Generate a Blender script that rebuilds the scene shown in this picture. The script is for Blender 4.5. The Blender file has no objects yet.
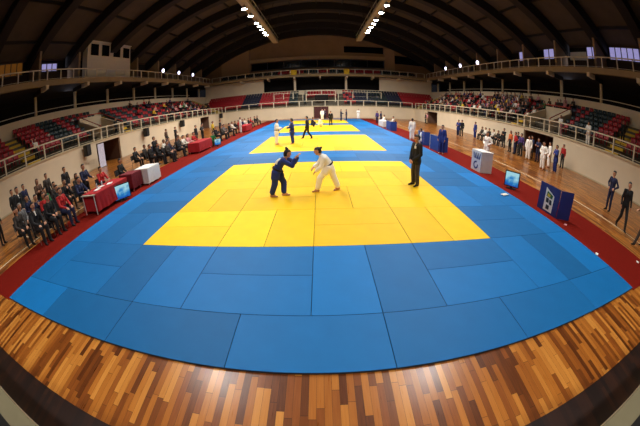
import bpy, bmesh, math, random
import numpy as np
from mathutils import Vector, Matrix
random.seed(7)
PI = math.pi
COL = bpy.context.scene.collection
sc = bpy.context.scene

# ---------------------------------------------------------------- materials
def lin(c):
    return tuple(((v/255)/12.92 if v/255 <= .04045 else ((v/255+.055)/1.055)**2.4) for v in c)
MATS = {}
def mat(name, rgb, rough=.6, metal=0, var=.12, scale=6., emit=None, estr=0, coat=0, bump=0, spec=.5):
    if name in MATS: return MATS[name]
    m = bpy.data.materials.new(name); m.use_nodes = True
    nt = m.node_tree; b = nt.nodes['Principled BSDF']
    b.inputs['Roughness'].default_value = rough; b.inputs['Metallic'].default_value = metal
    b.inputs['Coat Weight'].default_value = coat; b.inputs['Specular IOR Level'].default_value = spec
    c = lin(rgb)
    tc = nt.nodes.new('ShaderNodeTexCoord'); nz = nt.nodes.new('ShaderNodeTexNoise')
    nz.inputs['Scale'].default_value = scale; nz.inputs['Detail'].default_value = 4
    nt.links.new(tc.outputs['Object'], nz.inputs['Vector'])
    r = nt.nodes.new('ShaderNodeValToRGB')
    r.color_ramp.elements[0].position = .3; r.color_ramp.elements[1].position = .7
    r.color_ramp.elements[0].color = tuple(v*(1-var) for v in c)+(1,)
    r.color_ramp.elements[1].color = tuple(min(1, v*(1+var)) for v in c)+(1,)
    nt.links.new(nz.outputs['Fac'], r.inputs['Fac']); nt.links.new(r.outputs['Color'], b.inputs['Base Color'])
    if bump:
        bp = nt.nodes.new('ShaderNodeBump'); bp.inputs['Strength'].default_value = bump; bp.inputs['Distance'].default_value = .01
        nt.links.new(nz.outputs['Fac'], bp.inputs['Height']); nt.links.new(bp.outputs['Normal'], b.inputs['Normal'])
    if emit:
        b.inputs['Emission Color'].default_value = lin(emit)+(1,); b.inputs['Emission Strength'].default_value = estr
    MATS[name] = m
    return m

def wood_mat(name, stops, rough=.2, coat=.35):
    m = bpy.data.materials.new(name); m.use_nodes = True; nt = m.node_tree; N = nt.nodes.new; L = nt.links.new
    b = nt.nodes['Principled BSDF']
    tc = N('ShaderNodeTexCoord'); sp = N('ShaderNodeSeparateXYZ'); L(tc.outputs['Object'], sp.inputs[0])
    def M(op, a, bb=None):
        n = N('ShaderNodeMath'); n.operation = op
        for i, v in enumerate((a, bb)):
            if v is None: continue
            if isinstance(v, (int, float)): n.inputs[i].default_value = v
            else: L(v, n.inputs[i])
        return n.outputs[0]
    u = M('DIVIDE', sp.outputs[0], .082); ui = M('FLOOR', u)
    w1 = N('ShaderNodeTexWhiteNoise'); w1.noise_dimensions = '1D'; L(ui, w1.inputs['W'])
    v = M('ADD', M('DIVIDE', sp.outputs[1], .85), M('MULTIPLY', w1.outputs['Value'], 7.3)); vi = M('FLOOR', v)
    cb = N('ShaderNodeCombineXYZ'); L(ui, cb.inputs[0]); L(vi, cb.inputs[1])
    w2 = N('ShaderNodeTexWhiteNoise'); w2.noise_dimensions = '3D'; L(cb.outputs[0], w2.inputs['Vector'])
    mp = N('ShaderNodeMapping'); mp.inputs['Scale'].default_value = (40, 2.2, 1); L(tc.outputs['Object'], mp.inputs['Vector'])
    ad = N('ShaderNodeVectorMath'); L(mp.outputs[0], ad.inputs[0]); L(w2.outputs['Color'], ad.inputs[1])
    gr = N('ShaderNodeTexNoise'); gr.inputs['Scale'].default_value = 1.5; gr.inputs['Detail'].default_value = 5; L(ad.outputs[0], gr.inputs['Vector'])
    f = M('ADD', M('MULTIPLY', w2.outputs['Value'], .8), M('MULTIPLY', gr.outputs['Fac'], .25))
    r = N('ShaderNodeValToRGB'); cr = r.color_ramp
    while len(cr.elements) < len(stops): cr.elements.new(.5)
    for e, (p, c) in zip(cr.elements, stops): e.position = p; e.color = lin(c)+(1,)
    L(f, r.inputs['Fac'])
    fu = M('FRACT', u); fv = M('FRACT', v)
    gap = M('MULTIPLY', M('GREATER_THAN', fu, .03), M('GREATER_THAN', fv, .006))
    mx = N('ShaderNodeMix'); mx.data_type = 'RGBA'; L(gap, mx.inputs[0]); mx.inputs[6].default_value = lin((30, 16, 8))+(1,); L(r.outputs[0], mx.inputs[7])
    L(mx.outputs[2], b.inputs['Base Color'])
    b.inputs['Coat Weight'].default_value = coat; b.inputs['Coat Roughness'].default_value = .2
    L(M('ADD', M('MULTIPLY', gr.outputs['Fac'], .18), rough), b.inputs['Roughness'])
    bp = N('ShaderNodeBump'); bp.inputs['Strength'].default_value = .12; bp.inputs['Distance'].default_value = .004
    L(f, bp.inputs['Height']); L(bp.outputs[0], b.inputs['Normal']); L(bp.outputs[0], b.inputs['Coat Normal'])
    return m

CREAM = mat('cream_paint', (222, 203, 172), .75, var=.05, scale=.6)
CREAMD = mat('cream_concrete', (196, 178, 142), .8, var=.1, scale=1.5, bump=.1)
RAILM = mat('rail_paint', (214, 200, 172), .45, var=.05)
CONC = mat('terrace_concrete', (92, 84, 70), .9, var=.15, scale=2, bump=.2)
BROWNW = mat('brown_end_wall', (158, 128, 98), .9, var=.1, scale=.5)
FINM = mat('fin_concrete', (150, 124, 96), .85, var=.12, scale=1.2)
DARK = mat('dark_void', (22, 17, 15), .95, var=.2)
BEAM = mat('dark_beam_steel', (26, 20, 17), .7, var=.15)
ROOFM = mat('brown_roof_sheet', (78, 66, 54), .85, var=.12, scale=.8)
SLABM = mat('gallery_slab', (150, 128, 92), .85, var=.1, scale=1); SOFM = mat('shaded_underside', (44, 36, 30), .9)  # slab underside: shade below the gallery is put into its dark colour
YELP = mat('yellow_paint', (214, 172, 30), .6, var=.1)
REDC = mat('red_carpet', (112, 20, 10), .95, var=.1, scale=20, bump=.15, spec=.1)
WHITEL = mat('white_line', (236, 214, 176), .5, var=.05)
DRED = mat('dark_red_door', (74, 20, 18), .6, var=.15)
GLASSD = mat('dark_window_glass', (18, 18, 20), .15, var=.1)
BLACKP = mat('black_plastic', (16, 16, 18), .45, var=.1)
METAL = mat('grey_metal', (150, 146, 138), .35, .7, var=.05)
WHITEP = mat('white_panel', (226, 222, 214), .6, var=.04)
FLOORM = wood_mat('varnished_planks', [(0.12, (84, 40, 12)), (.4, (134, 72, 24)), (.65, (170, 102, 36)), (.95, (200, 134, 58))], .22, .12)
BORDM = wood_mat('dark_border_planks', [(0.1, (22, 9, 6)), (.5, (38, 17, 10)), (.95, (56, 28, 14))], .35, .1)  # much darker planks for the strip along the near wall
def skin(i): return mat('skin_%d' % i, [(196, 140, 108), (150, 98, 70), (224, 172, 140)][i], .55, var=.06)
HAIR = [mat('dark_hair', (22, 15, 12), .5), mat('brown_hair', (64, 38, 22), .5), mat('grey_hair', (120, 114, 108), .6)]
CLOTH = {k: mat('cloth_'+k, v, .85, var=.14, scale=14, bump=.2) for k, v in {
 'black': (22, 21, 23), 'navy': (26, 32, 66), 'blue': (36, 56, 148), 'white': (230, 222, 208), 'red': (178, 30, 30), 'grey': (112, 110, 110),
 'green': (26, 110, 54), 'brown': (84, 58, 42), 'yellow': (214, 176, 40), 'purple': (74, 52, 112), 'orange': (206, 104, 50), 'pink': (208, 140, 140),
 'tan': (158, 128, 90), 'charcoal': (58, 50, 44)}.items()}
GIB = mat('gi_blue', (28, 46, 118), .85, var=.12, scale=18, bump=.3)
GIW = mat('gi_white', (250, 244, 234), .85, var=.05, scale=18, bump=.3)

# ---------------------------------------------------------------- mesh helpers
class MB:
    def __init__(s): s.v = []; s.f = []; s.m = []
    def add(s, V, F, mi=0):
        o = len(s.v); s.v += [tuple(p) for p in V]; s.f += [tuple(i+o for i in f) for f in F]; s.m += [mi]*len(F)
    def box(s, a, b, mi=0):
        x0, x1 = sorted((a[0], b[0])); y0, y1 = sorted((a[1], b[1])); z0, z1 = sorted((a[2], b[2]))
        V = [(x0,y0,z0),(x1,y0,z0),(x1,y1,z0),(x0,y1,z0),(x0,y0,z1),(x1,y0,z1),(x1,y1,z1),(x0,y1,z1)]
        s.add(V, [(0,3,2,1),(4,5,6,7),(0,1,5,4),(1,2,6,5),(2,3,7,6),(3,0,4,7)], mi)
    def obox(s, c, ux, uy, hx, hy, z0, z1, mi=0):     # box turned about z: ux, uy unit vectors on the ground
        V = []
        for z in (z0, z1):
            for a, b in ((-1,-1),(1,-1),(1,1),(-1,1)):
                V.append((c[0]+a*hx*ux[0]+b*hy*uy[0], c[1]+a*hx*ux[1]+b*hy*uy[1], z))
        s.add(V, [(0,3,2,1),(4,5,6,7),(0,1,5,4),(1,2,6,5),(2,3,7,6),(3,0,4,7)], mi)
    def tube(s, a, b, r, n=8, mi=0, r2=None):
        a, b = Vector(a), Vector(b); d = (b-a).normalized(); u = d.orthogonal().normalized(); w = d.cross(u); r2 = r if r2 is None else r2
        V = []
        for p, rr in ((a, r), (b, r2)):
            for k in range(n):
                t = 2*PI*k/n; V.append(p+u*rr*math.cos(t)+w*rr*math.sin(t))
        F = [(k, (k+1) % n, n+(k+1) % n, n+k) for k in range(n)]+[tuple(range(n-1, -1, -1)), tuple(range(n, 2*n))]
        s.add(V, F, mi)
    def prism(s, pts, axis, a, b, mi=0):             # polygon in the plane normal to axis ('x': (y,z), 'y': (x,z)), pushed from a to b
        n = len(pts); V = []
        for t in (a, b):
            for p, q in pts: V.append((t, p, q) if axis == 'x' else (p, t, q))
        s.add(V, [(k, (k+1) % n, n+(k+1) % n, n+k) for k in range(n)]+[tuple(range(n-1, -1, -1)), tuple(range(n, 2*n))], mi)
    def mesh(s, name, mats, smooth=False, bevel=0):
        me = bpy.data.meshes.new(name); me.from_pydata(s.v, [], s.f)
        for m in mats if isinstance(mats, (list, tuple)) else [mats]: me.materials.append(m)
        me.polygons.foreach_set('material_index', s.m)
        bm = bmesh.new(); bm.from_mesh(me); bmesh.ops.recalc_face_normals(bm, faces=bm.faces)
        if bevel: bmesh.ops.bevel(bm, geom=list(bm.edges), offset=bevel, segments=2, affect='EDGES', clamp_overlap=True)
        bm.to_mesh(me); bm.free()
        if smooth: me.polygons.foreach_set('use_smooth', [True]*len(me.polygons))
        return me
    def build(s, name, mats, parent=None, loc=None, rz=0, smooth=False, bevel=0):
        o = bpy.data.objects.new(name, s.mesh(name, mats, smooth, bevel)); COL.objects.link(o)
        if parent: o.parent = parent
        if loc: o.location = loc
        if rz: o.rotation_euler = (0, 0, rz)
        return o
def tag(o, label=None, cat=None, group=None, kind=None):
    for k, v in (('label', label), ('category', cat), ('group', group), ('kind', kind)):
        if v: o[k] = v
    return o
def empty(name, label, cat, loc=(0,0,0), rz=0, group=None):
    o = bpy.data.objects.new(name, None); COL.objects.link(o); o.location = loc; o.rotation_euler = (0, 0, rz); o.empty_display_size = .2
    return tag(o, label, cat, group)
def struct(o): o['kind'] = 'structure'; return o
def copy_tree(o, parent=None):
    c = o.copy(); COL.objects.link(c)
    if parent: c.parent = parent
    for ch in list(o.children): copy_tree(ch, c)
    return c
ORD = 'zeroth first second third fourth fifth sixth seventh eighth ninth tenth eleventh twelfth thirteenth fourteenth fifteenth sixteenth seventeenth eighteenth nineteenth'.split()
TENS = {20:'twent', 30:'thirt', 40:'fort', 50:'fift', 60:'sixt', 70:'sevent', 80:'eight'}
def ordinal(n):
    if n < 20: return ORD[n]
    t = n//10*10; return TENS[t]+'ieth' if n == t else TENS[t]+'y-'+ORD[n-t]

FZ = -.04                                  # wooden floor; the mat tops lie at z = 0
WX, FY, NY = 18.2, 48., -4.95              # side walls, far wall, near wall
WT = 2.1                                   # top of the low wall round the court
BAYS = [-1.3+5.8*k for k in range(-1, 10)]  # column bays along the hall

# ---------------------------------------------------------------- setting: floor, carpets, lines
b = MB(); b.box((-18.5, -4.25, FZ-.1), (18.5, 49, FZ)); struct(b.build('floor', FLOORM))
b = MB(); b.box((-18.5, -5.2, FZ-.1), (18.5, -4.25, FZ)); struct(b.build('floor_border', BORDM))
for s, xo in ((-1, 9.0), (1, 9.25)):
    b = MB(); b.box((s*7.003, -3.05, FZ), (s*xo, 45, FZ+.008)); o = b.build('red_carpet', REDC)
    tag(o, 'long red carpet strip along the %s edge of the blue mats' % ('left' if s < 0 else 'right'), 'carpet', 'red carpet strips')
b = MB()
b.box((-9.62, -2.35, FZ), (-9.55, 44, FZ+.003)); b.box((-9.75, -2.42, FZ), (-9.45, -2.3, FZ+.003)); b.box((-11.5, 0.05, FZ), (-10.3, .12, FZ+.003))
b.box((10.72, -2.5, FZ), (10.79, 44, FZ+.003)); b.box((10.9, -2.5, FZ), (12.2, -2.43, FZ+.003))
struct(b.build('trim_1', WHITEL))

# ---------------------------------------------------------------- the mats, one object each
def shades(name, rgb, rough):
    out = []
    for k, f in enumerate((.9, .95, 1., 1.04, 1.08)):
        out.append(mat('%s_%d' % (name, k), tuple(min(255, v*f) for v in rgb), rough, var=.045, scale=2.2, bump=.06, spec=.3))
    return out
YMAT = shades('mat_yellow', (246, 194, 8), .62); BMAT = shades('mat_blue', (2, 102, 166), .58)
EDGE = mat('mat_edge', (30, 34, 40), .7)
def mat_mesh(w, h, name, m):
    g = .0035; b = MB(); x0, x1, y0, y1 = g, w-g, g, h-g; e = .004
    V = [(x0,y0,FZ),(x1,y0,FZ),(x1,y1,FZ),(x0,y1,FZ),(x0,y0,-e),(x1,y0,-e),(x1,y1,-e),(x0,y1,-e),(x0+e,y0+e,0),(x1-e,y0+e,0),(x1-e,y1-e,0),(x0+e,y1-e,0)]
    b.add(V, [(0,3,2,1)]); b.add(V, [(0,1,5,4),(1,2,6,5),(2,3,7,6),(3,0,4,7)], 1)
    b.add(V, [(4,5,9,8),(5,6,10,9),(6,7,11,10),(7,4,8,11)], 0); b.add(V, [(8,9,10,11)])
    return b.mesh(name, [m, EDGE])
panels = []
y = -3; brow = 0
for kind in ['S','B','B','B','B','B','B','S','B','B','B','B','B','S','B','B','B','B','B','S','B','B','B','B','B','S']:
    if kind == 'S':
        for k in range(7): panels.append((-7+2*k, y, 2, 1))
        y += 1
    else:
        panels += [(-7, y, 1, 2), (6, y, 1, 2)]
        for k, x in enumerate(range(-6, 6, 2)):
            if (k+brow) % 2 == 0: panels += [(x, y, 2, 1), (x, y+1, 2, 1)]
            else: panels += [(x, y, 1, 2), (x+1, y, 1, 2)]
        brow += 1; y += 2
panels.sort(key=lambda q: (q[1], q[0]))
cache = {}; rest = MB(); cnt = {}
rows = sorted({q[1] for q in panels})
AREAS = {0: 'nearest contest square', 1: 'second contest square', 2: 'third contest square', 3: 'farthest contest square'}
for n, (x, yy, w, h) in enumerate(panels):
    area = int(yy//11) if yy >= 0 else -1
    yel = -4 <= x < 4 and yy >= 0 and (yy % 11) < 8
    f = (math.sin(x*12.9898+yy*78.233)*43758.5453) % 1
    if yel: sh = [1, 2, 2, 3, 4][int(f*5)]
    else: sh = [0, 1, 2, 3, 4][int(f*5)]
    if (x, yy) in ((-2, 0), (-1, 0)) and yel: sh = 4 if x == -2 else 2
    if n < 300:
        key = (w, h, yel, sh)
        if key not in cache: cache[key] = mat_mesh(w, h, 'judo_mat', (YMAT if yel else BMAT)[sh])
        o = bpy.data.objects.new('judo_mat', cache[key]); COL.objects.link(o); o.location = (x, yy, 0)
        r = rows.index(yy); c = cnt.get(r, 0)+1; cnt[r] = c
        tag(o, '%s judo mat lying %s, %s row from the camera, %s from left' % ('yellow' if yel else 'blue', 'crosswise' if w > h else 'lengthwise', ordinal(r+1), ordinal(c)),
            'mat', 'yellow contest mats' if yel else 'blue safety mats')
    else:
        rest.box((x+.006, yy+.006, FZ), (x+w-.006, yy+h-.006, 0), (sh if yel else 5+sh))
o = rest.build('judo_mats', YMAT+BMAT); tag(o, 'the far end of the mat field, blue and yellow panels by the far wall', 'mats', None, 'stuff')

# ---------------------------------------------------------------- low walls, ledges, doors
def wall_side(s, name, doors):
    b = MB(); y = NY
    for (a, c, z) in doors+[(FY+.2, None, None)]:
        b.box((s*WX, y, FZ), (s*(WX+.22), a, WT))
        if c is None: break
        if z < WT: b.box((s*WX, a, z), (s*(WX+.22), c, WT))
        y = c
    return struct(b.build(name, CREAM))
wall_side(-1, 'wall_left', [(12.9, 16.4, 1.95), (36.6, 40.6, 1.95)])
wall_side(1, 'wall_right', [(11.4, 15.5, 1.95), (36.6, 41.2, 1.95)])
b = MB(); b.box((-WX, FY, FZ), (-.9, FY+.22, WT)); b.box((1.75, FY, FZ), (WX, FY+.22, WT)); struct(b.build('wall_far', CREAM))
b = MB(); b.box((-WX, NY-.04, FZ), (WX, NY+.02, WT-.06)); struct(b.build('wall_near', CREAMD))
b = MB(); b.box((-WX, NY-.05, WT-.06), (WX, NY+.04, WT)); struct(b.build('trim_2', mat('ledge_olive', (116, 106, 78), .85)))
for i, s in enumerate((-1, 1)):
    b = MB(); b.box((s*(WX-.07), NY, WT), (s*(WX+.3), FY, WT+.12)); struct(b.build('trim_%d' % (3+i), CREAMD))
    b = MB(); b.box((s*(WX-.02), NY, FZ), (s*WX, 11.2 if s > 0 else 12.7, FZ+.09)); struct(b.build('baseboard_%s' % ('left' if s < 0 else 'right'), CREAMD))
b = MB(); b.box((-WX, FY-.07, WT), (WX, FY+.3, WT+.12)); struct(b.build('trim_5', CREAMD))
# vomitory passages behind the door openings
def passage(s, a, c, z, n, openleaf):
    b = MB(); x0, x1 = WX+.22, WX+3.2
    b.box((s*x0, a-.1, FZ), (s*x1, a, z)); b.box((s*x0, c, FZ), (s*x1, c+.1, z)); b.box((s*x1, a-.1, FZ), (s*(x1+.1), c+.1, z)); b.box((s*x0, a-.1, z), (s*x1, c+.1, z+.1))
    b.box((s*WX, a, FZ-.02), (s*x1, c, FZ+.001), 1)
    struct(b.build('wall_passage', [mat('passage_brown', (104, 74, 56), .8), FLOORM]))
    d = MB()
    d.box((s*(x1-.1), a+.5, FZ), (s*(x1-.02), c-.5, z-.1))
    o = struct(d.build('door_%d' % n, DRED))
    h = MB(); h.tube((s*(x1-.16), (a+c)/2-.1, .95), (s*(x1-.16), (a+c)/2-.1, 1.15), .02); h.box((s*(x1-.16), (a+c)/2-.11, 1.0), (s*(x1-.1), (a+c)/2-.09, 1.03)); h.build('door_handle', METAL, o)
passage(-1, 12.9, 16.4, 1.95, 1, 1); passage(-1, 36.6, 40.6, 1.95, 2, 1); passage(1, 11.4, 15.5, 1.95, 3, 1); passage(1, 36.6, 41.2, 1.95, 4, 1)
b = MB(); b.box((-.9, FY+.02, FZ), (.42, FY+.1, WT)); b.box((.44, FY+.02, FZ), (1.75, FY+.1, WT)); o = struct(b.build('door_5', DRED))
h = MB(); h.tube((.3, FY-.03, .9), (.3, FY-.03, 1.2), .02); h.tube((.56, FY-.03, .9), (.56, FY-.03, 1.2), .02); h.build('door_handle', METAL, o)
b = MB(); b.box((-1.02, FY-.03, FZ), (-.9, FY+.1, WT)); b.box((1.75, FY-.03, FZ), (1.87, FY+.1, WT)); struct(b.build('trim_6', CREAMD))

# ---------------------------------------------------------------- terraces (6 steps), back walls, gallery
NR, TD, TR, X0 = 6, .85, .43, 19.2
def step(i): return X0+TD*i, WT+TR*(i+1)
def profile():                                   # (distance out, z)
    P = [(WX+.2, WT-.15), (WX+.2, WT), (X0, WT)]
    for i in range(NR): x, z = step(i); P += [(x, z), (x+TD, z)]
    return P
XB = X0+TD*NR                                    # 24.3 foot of the back strip
for s, nm in ((-1, 'terrace_left'), (1, 'terrace_right')):
    b = MB(); pr = profile()+[(XB+.0, 1.9)]
    for k in range(len(pr)-1):
        if k == len(pr)-2: break
        (xa, za), (xb, zb) = pr[k], pr[k+1]
        b.add([(s*xa, NY, za), (s*xb, NY, zb), (s*xb, 47.2, zb), (s*xa, 47.2, za)], [(0, 1, 2, 3)])
    struct(b.build(nm, CONC))
    b = MB(); b.box((s*XB, NY, 1.5), (s*(XB+.3), FY+6.2, 6.1)); struct(b.build('wall_upper_%s' % ('left' if s < 0 else 'right'), CREAM))
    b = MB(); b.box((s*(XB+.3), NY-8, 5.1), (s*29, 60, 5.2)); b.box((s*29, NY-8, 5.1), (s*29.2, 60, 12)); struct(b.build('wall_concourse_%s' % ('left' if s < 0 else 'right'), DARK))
    b = MB(); b.box((s*(XB+.1), NY, 6.5), (s*(XB+.16), 46, 6.56)); b.box((s*(XB+.1), NY, 6.1), (s*(XB+.3), 46, 6.16)); struct(b.build('trim_%d' % (9 if s < 0 else 10), RAILM))
b = MB(); P = [(FY+.2, WT)]
for i in range(NR): P += [(FY+1+TD*i, WT+TR*i), (FY+1+TD*i, WT+TR*(i+1))]
P.append((FY+1+TD*NR, WT+TR*NR))
for (ya, za), (yb, zb) in zip(P[:-1], P[1:]): b.add([(-XB, ya, za), (XB, ya, za), (XB, yb, zb), (-XB, yb, zb)], [(0, 1, 2, 3)])
struct(b.build('terrace_far', CONC))
YB = FY+1+TD*NR                                  # 54.1
b = MB()
b.box((-XB, YB, 1.5), (-11.2, YB+.3, 8.4)); b.box((12.6, YB, 1.5), (XB, YB+.3, 8.4)); b.box((-11.2, YB, 1.5), (12.6, YB+.3, 5.6))
struct(b.build('wall_upper_far', CREAM))
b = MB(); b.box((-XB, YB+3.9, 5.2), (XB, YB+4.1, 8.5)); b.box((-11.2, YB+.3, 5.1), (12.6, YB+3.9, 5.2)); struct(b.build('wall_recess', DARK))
# gallery slabs with an upstand, columns, brackets, fins
GX, GY, GZ0, GZ1 = 22.3, 52.4, 8.35, 8.75
for s, nm in ((-1, 'left'), (1, 'right')):
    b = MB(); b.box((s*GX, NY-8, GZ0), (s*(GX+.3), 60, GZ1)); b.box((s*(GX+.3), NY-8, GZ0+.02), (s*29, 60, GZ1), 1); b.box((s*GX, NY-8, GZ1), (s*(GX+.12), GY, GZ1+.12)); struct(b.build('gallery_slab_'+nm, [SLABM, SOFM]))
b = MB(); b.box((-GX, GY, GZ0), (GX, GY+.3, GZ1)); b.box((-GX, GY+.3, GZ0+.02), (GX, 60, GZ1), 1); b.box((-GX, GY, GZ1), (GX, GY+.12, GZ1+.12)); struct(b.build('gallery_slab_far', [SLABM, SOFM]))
for s in (-1, 1):
    for yk in BAYS:
        if yk > 52: continue
        b = MB(); b.box((s*24.4, yk-.12, 6.1), (s*24.65, yk+.12, GZ0)); struct(b.build('column', CREAMD))
        b = MB(); b.prism([(s*22.05, 7.98), (s*22.05, 8.35), (s*23.1, 8.35), (s*23.1, 7.95)], 'y', yk-.17, yk+.17); b.prism([(s*23.1, 7.97), (s*23.1, 8.35), (s*24.7, 8.35), (s*24.7, 7.92)], 'y', yk-.15, yk+.15, 1); struct(b.build('bracket_beam', [CREAM, SOFM]))  # inner half of each bracket coloured dark to mimic shade under the slab
        b = MB(); b.prism([(s*23.7, GZ1), (s*23.7, 13.6), (s*25.95, 12.4), (s*25.95, GZ1)], 'y', yk-.14, yk+.14); struct(b.build('pillar', FINM))
for x in (-10, -4.7, .4, 5.7, 11, 16.4, -15.6):
    b = MB(); b.prism([(GY-.25, 8.02), (GY-.25, 8.35), (GY+2, 8.35), (GY+2, 7.8)], 'x', x-.15, x+.15); struct(b.build('bracket_beam', CREAM))
for x in (-4.75, 5.65):
    b = MB(); b.box((x-.22, YB-.05, 5.2), (x+.22, YB+.35, 8.35)); struct(b.build('column', CREAM))
# upper walls behind the gallery
def roofz(x): return 19.8-.0112*x*x
for s, nm in ((-1, 'left'), (1, 'right')):
    b = MB(); b.box((s*26, NY-8, GZ1), (s*26.25, 58, 10.75)); b.box((s*26, NY-8, 12.05), (s*26.25, 58, 12.6)); struct(b.build('wall_gallery_'+nm, mat('gallery_wall_brown', (66, 50, 42), .9)))
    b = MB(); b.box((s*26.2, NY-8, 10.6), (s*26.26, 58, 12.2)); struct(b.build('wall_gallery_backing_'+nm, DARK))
DAYL = mat('daylight_pane', (150, 150, 190), .2, emit=(176, 170, 232), estr=.5)
DAYW = mat('warm_pane', (120, 80, 30), .3, emit=(190, 120, 40), estr=.12)
MULL = mat('window_frame_paint', (60, 54, 56), .5)
wn = 1
def window(s, y0, y1, z0, z1, m):
    global wn
    b = MB(); b.box((s*25.93, y0, z0), (s*25.97, y1, z1)); o = struct(b.build('window_%d' % wn, m)); wn += 1
    f = MB(); f.box((s*25.87, y0-.08, z0-.08), (s*25.99, y1+.08, z0)); f.box((s*25.87, y0-.08, z1), (s*25.99, y1+.08, z1+.08))
    n = max(2, int((y1-y0)/.75))
    for k in range(n+1):
        yy = y0+(y1-y0)*k/n; f.box((s*25.87, yy-.05, z0), (s*25.99, yy+.05, z1))
    f.build('window_frame', MULL, o)
for y0, y1 in ((4.8, 9.6), (11.3, 12.9), (17.3, 20.2), (22.6, 25.3)): window(1, y0, y1, 10.8, 12.0, DAYL)
window(1, 28.6, 30, 10.8, 11.6, DAYL)
window(-1, 11.9, 14.3, 10.8, 11.6, DAYL); window(-1, 5.2, 9.2, 10.7, 11.9, DAYW); window(-1, 28.9, 30.6, 10.7, 11.3, DAYL)
b = MB(); b.box((25.9, 13.0, 10.6), (25.99, 15.6, 11.5)); struct(b.build('wall_panel', WHITEP))
# end wall with arched top, ledges, window strips and pier
b = MB(); pts = [(-26.2, GZ1-.4)]+[(x, roofz(x)+.1) for x in np.linspace(-26.2, 26.2, 33)]+[(26.2, GZ1-.4)]
b.prism(pts, 'y', 58, 58.3); struct(b.build('wall_end', BROWNW))
b = MB(); b.prism([(-21.4, GZ1), (-21.4, roofz(21.4)-.2), (-14.9, roofz(15.5)-.2), (-14.9, GZ1)], 'y', 57, 58); struct(b.build('pier_left', mat('pier_brown', (186, 152, 116), .9, var=.06)))
b = MB(); b.box((14.6, 57.2, GZ1), (16.8, 58, 15.6)); struct(b.build('pier_right', mat('pier_brown', (186, 152, 116), .9)))
b = MB(); b.box((-14.9, 57.4, 12.9), (14.6, 58, 13.6)); struct(b.build('trim_7', mat('ledge_brown', (196, 166, 128), .9)))
b = MB(); b.box((-26, 57, GZ1), (26, 58, 10.3)); struct(b.build('parapet_wall', BROWNW))
b = MB(); b.box((-14.6, 57.86, 11.0), (14.4, 57.95, 12.7)); o = struct(b.build('window_%d' % wn, GLASSD)); wn += 1
f = MB()
for k in range(9): x = -14.6+29*k/8; f.box((x-.08, 57.78, 11), (x+.08, 57.95, 12.7))
f.box((-14.6, 57.78, 12.6), (14.4, 57.95, 12.75)); f.box((-14.6, 57.78, 10.95), (14.4, 57.95, 11.1)); f.build('window_frame', MULL, o)
b = MB(); b.box((5.7, 57.9, 14.4), (14.4, 58, 15.9)); struct(b.build('window_%d' % wn, GLASSD)); wn += 1
b = MB(); b.box((16.9, 57.9, 12.3), (25.5, 58, 14.2)); struct(b.build('window_%d' % wn, GLASSD)); wn += 1
# back of the hall behind the camera
b = MB(); b.box((-26.2, NY-8.3, FZ), (26.2, NY-8, 20)); struct(b.build('wall_back', DARK))
b = MB()
for i in range(5): b.box((-24, NY-1.2-i*1.2, 1.7), (24, NY-2.4-i*1.2, WT+.42*i))
b.box((-24, NY-1.2, 1.7), (24, NY-.08, 1.8)); struct(b.build('terrace_near', DARK))

# ---------------------------------------------------------------- roof
b = MB(); xs = np.linspace(-29.5, 29.5, 41)
for xa, xb in zip(xs[:-1], xs[1:]):
    for ya, yb in ((NY-8.3, 58.4),): b.add([(xa, ya, roofz(xa)), (xb, ya, roofz(xb)), (xb, yb, roofz(xb)), (xa, yb, roofz(xa)),
                                            (xa, ya, roofz(xa)+.2), (xb, ya, roofz(xb)+.2), (xb, yb, roofz(xb)+.2), (xa, yb, roofz(xa)+.2)], [(0,1,2,3),(7,6,5,4)])
struct(b.build('ceiling', ROOFM))
for yk in BAYS+[56.7]:
    b = MB(); xs = np.linspace(-26, 26, 31); V = []; F = []
    for k, x in enumerate(xs):
        for yy, dz in ((yk-.55, -.02), (yk+.55, -.02), (yk+.55, -1.35), (yk-.55, -1.35)): V.append((x, yy, roofz(x)+dz))
        if k:
            o4 = 4*k
            F += [(o4-4+j, o4-4+(j+1) % 4, o4+(j+1) % 4, o4+j) for j in range(4)]
    F += [(3,2,1,0), tuple(4*30+j for j in range(4))]
    b.add(V, F); struct(b.build('roof_beam', BEAM))
for x in range(-24, 25, 4):
    b = MB(); b.box((x-.09, NY-8, roofz(x)-.3), (x+.09, 58, roofz(x)-.02)); struct(b.build('roof_purlin', BEAM))

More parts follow.
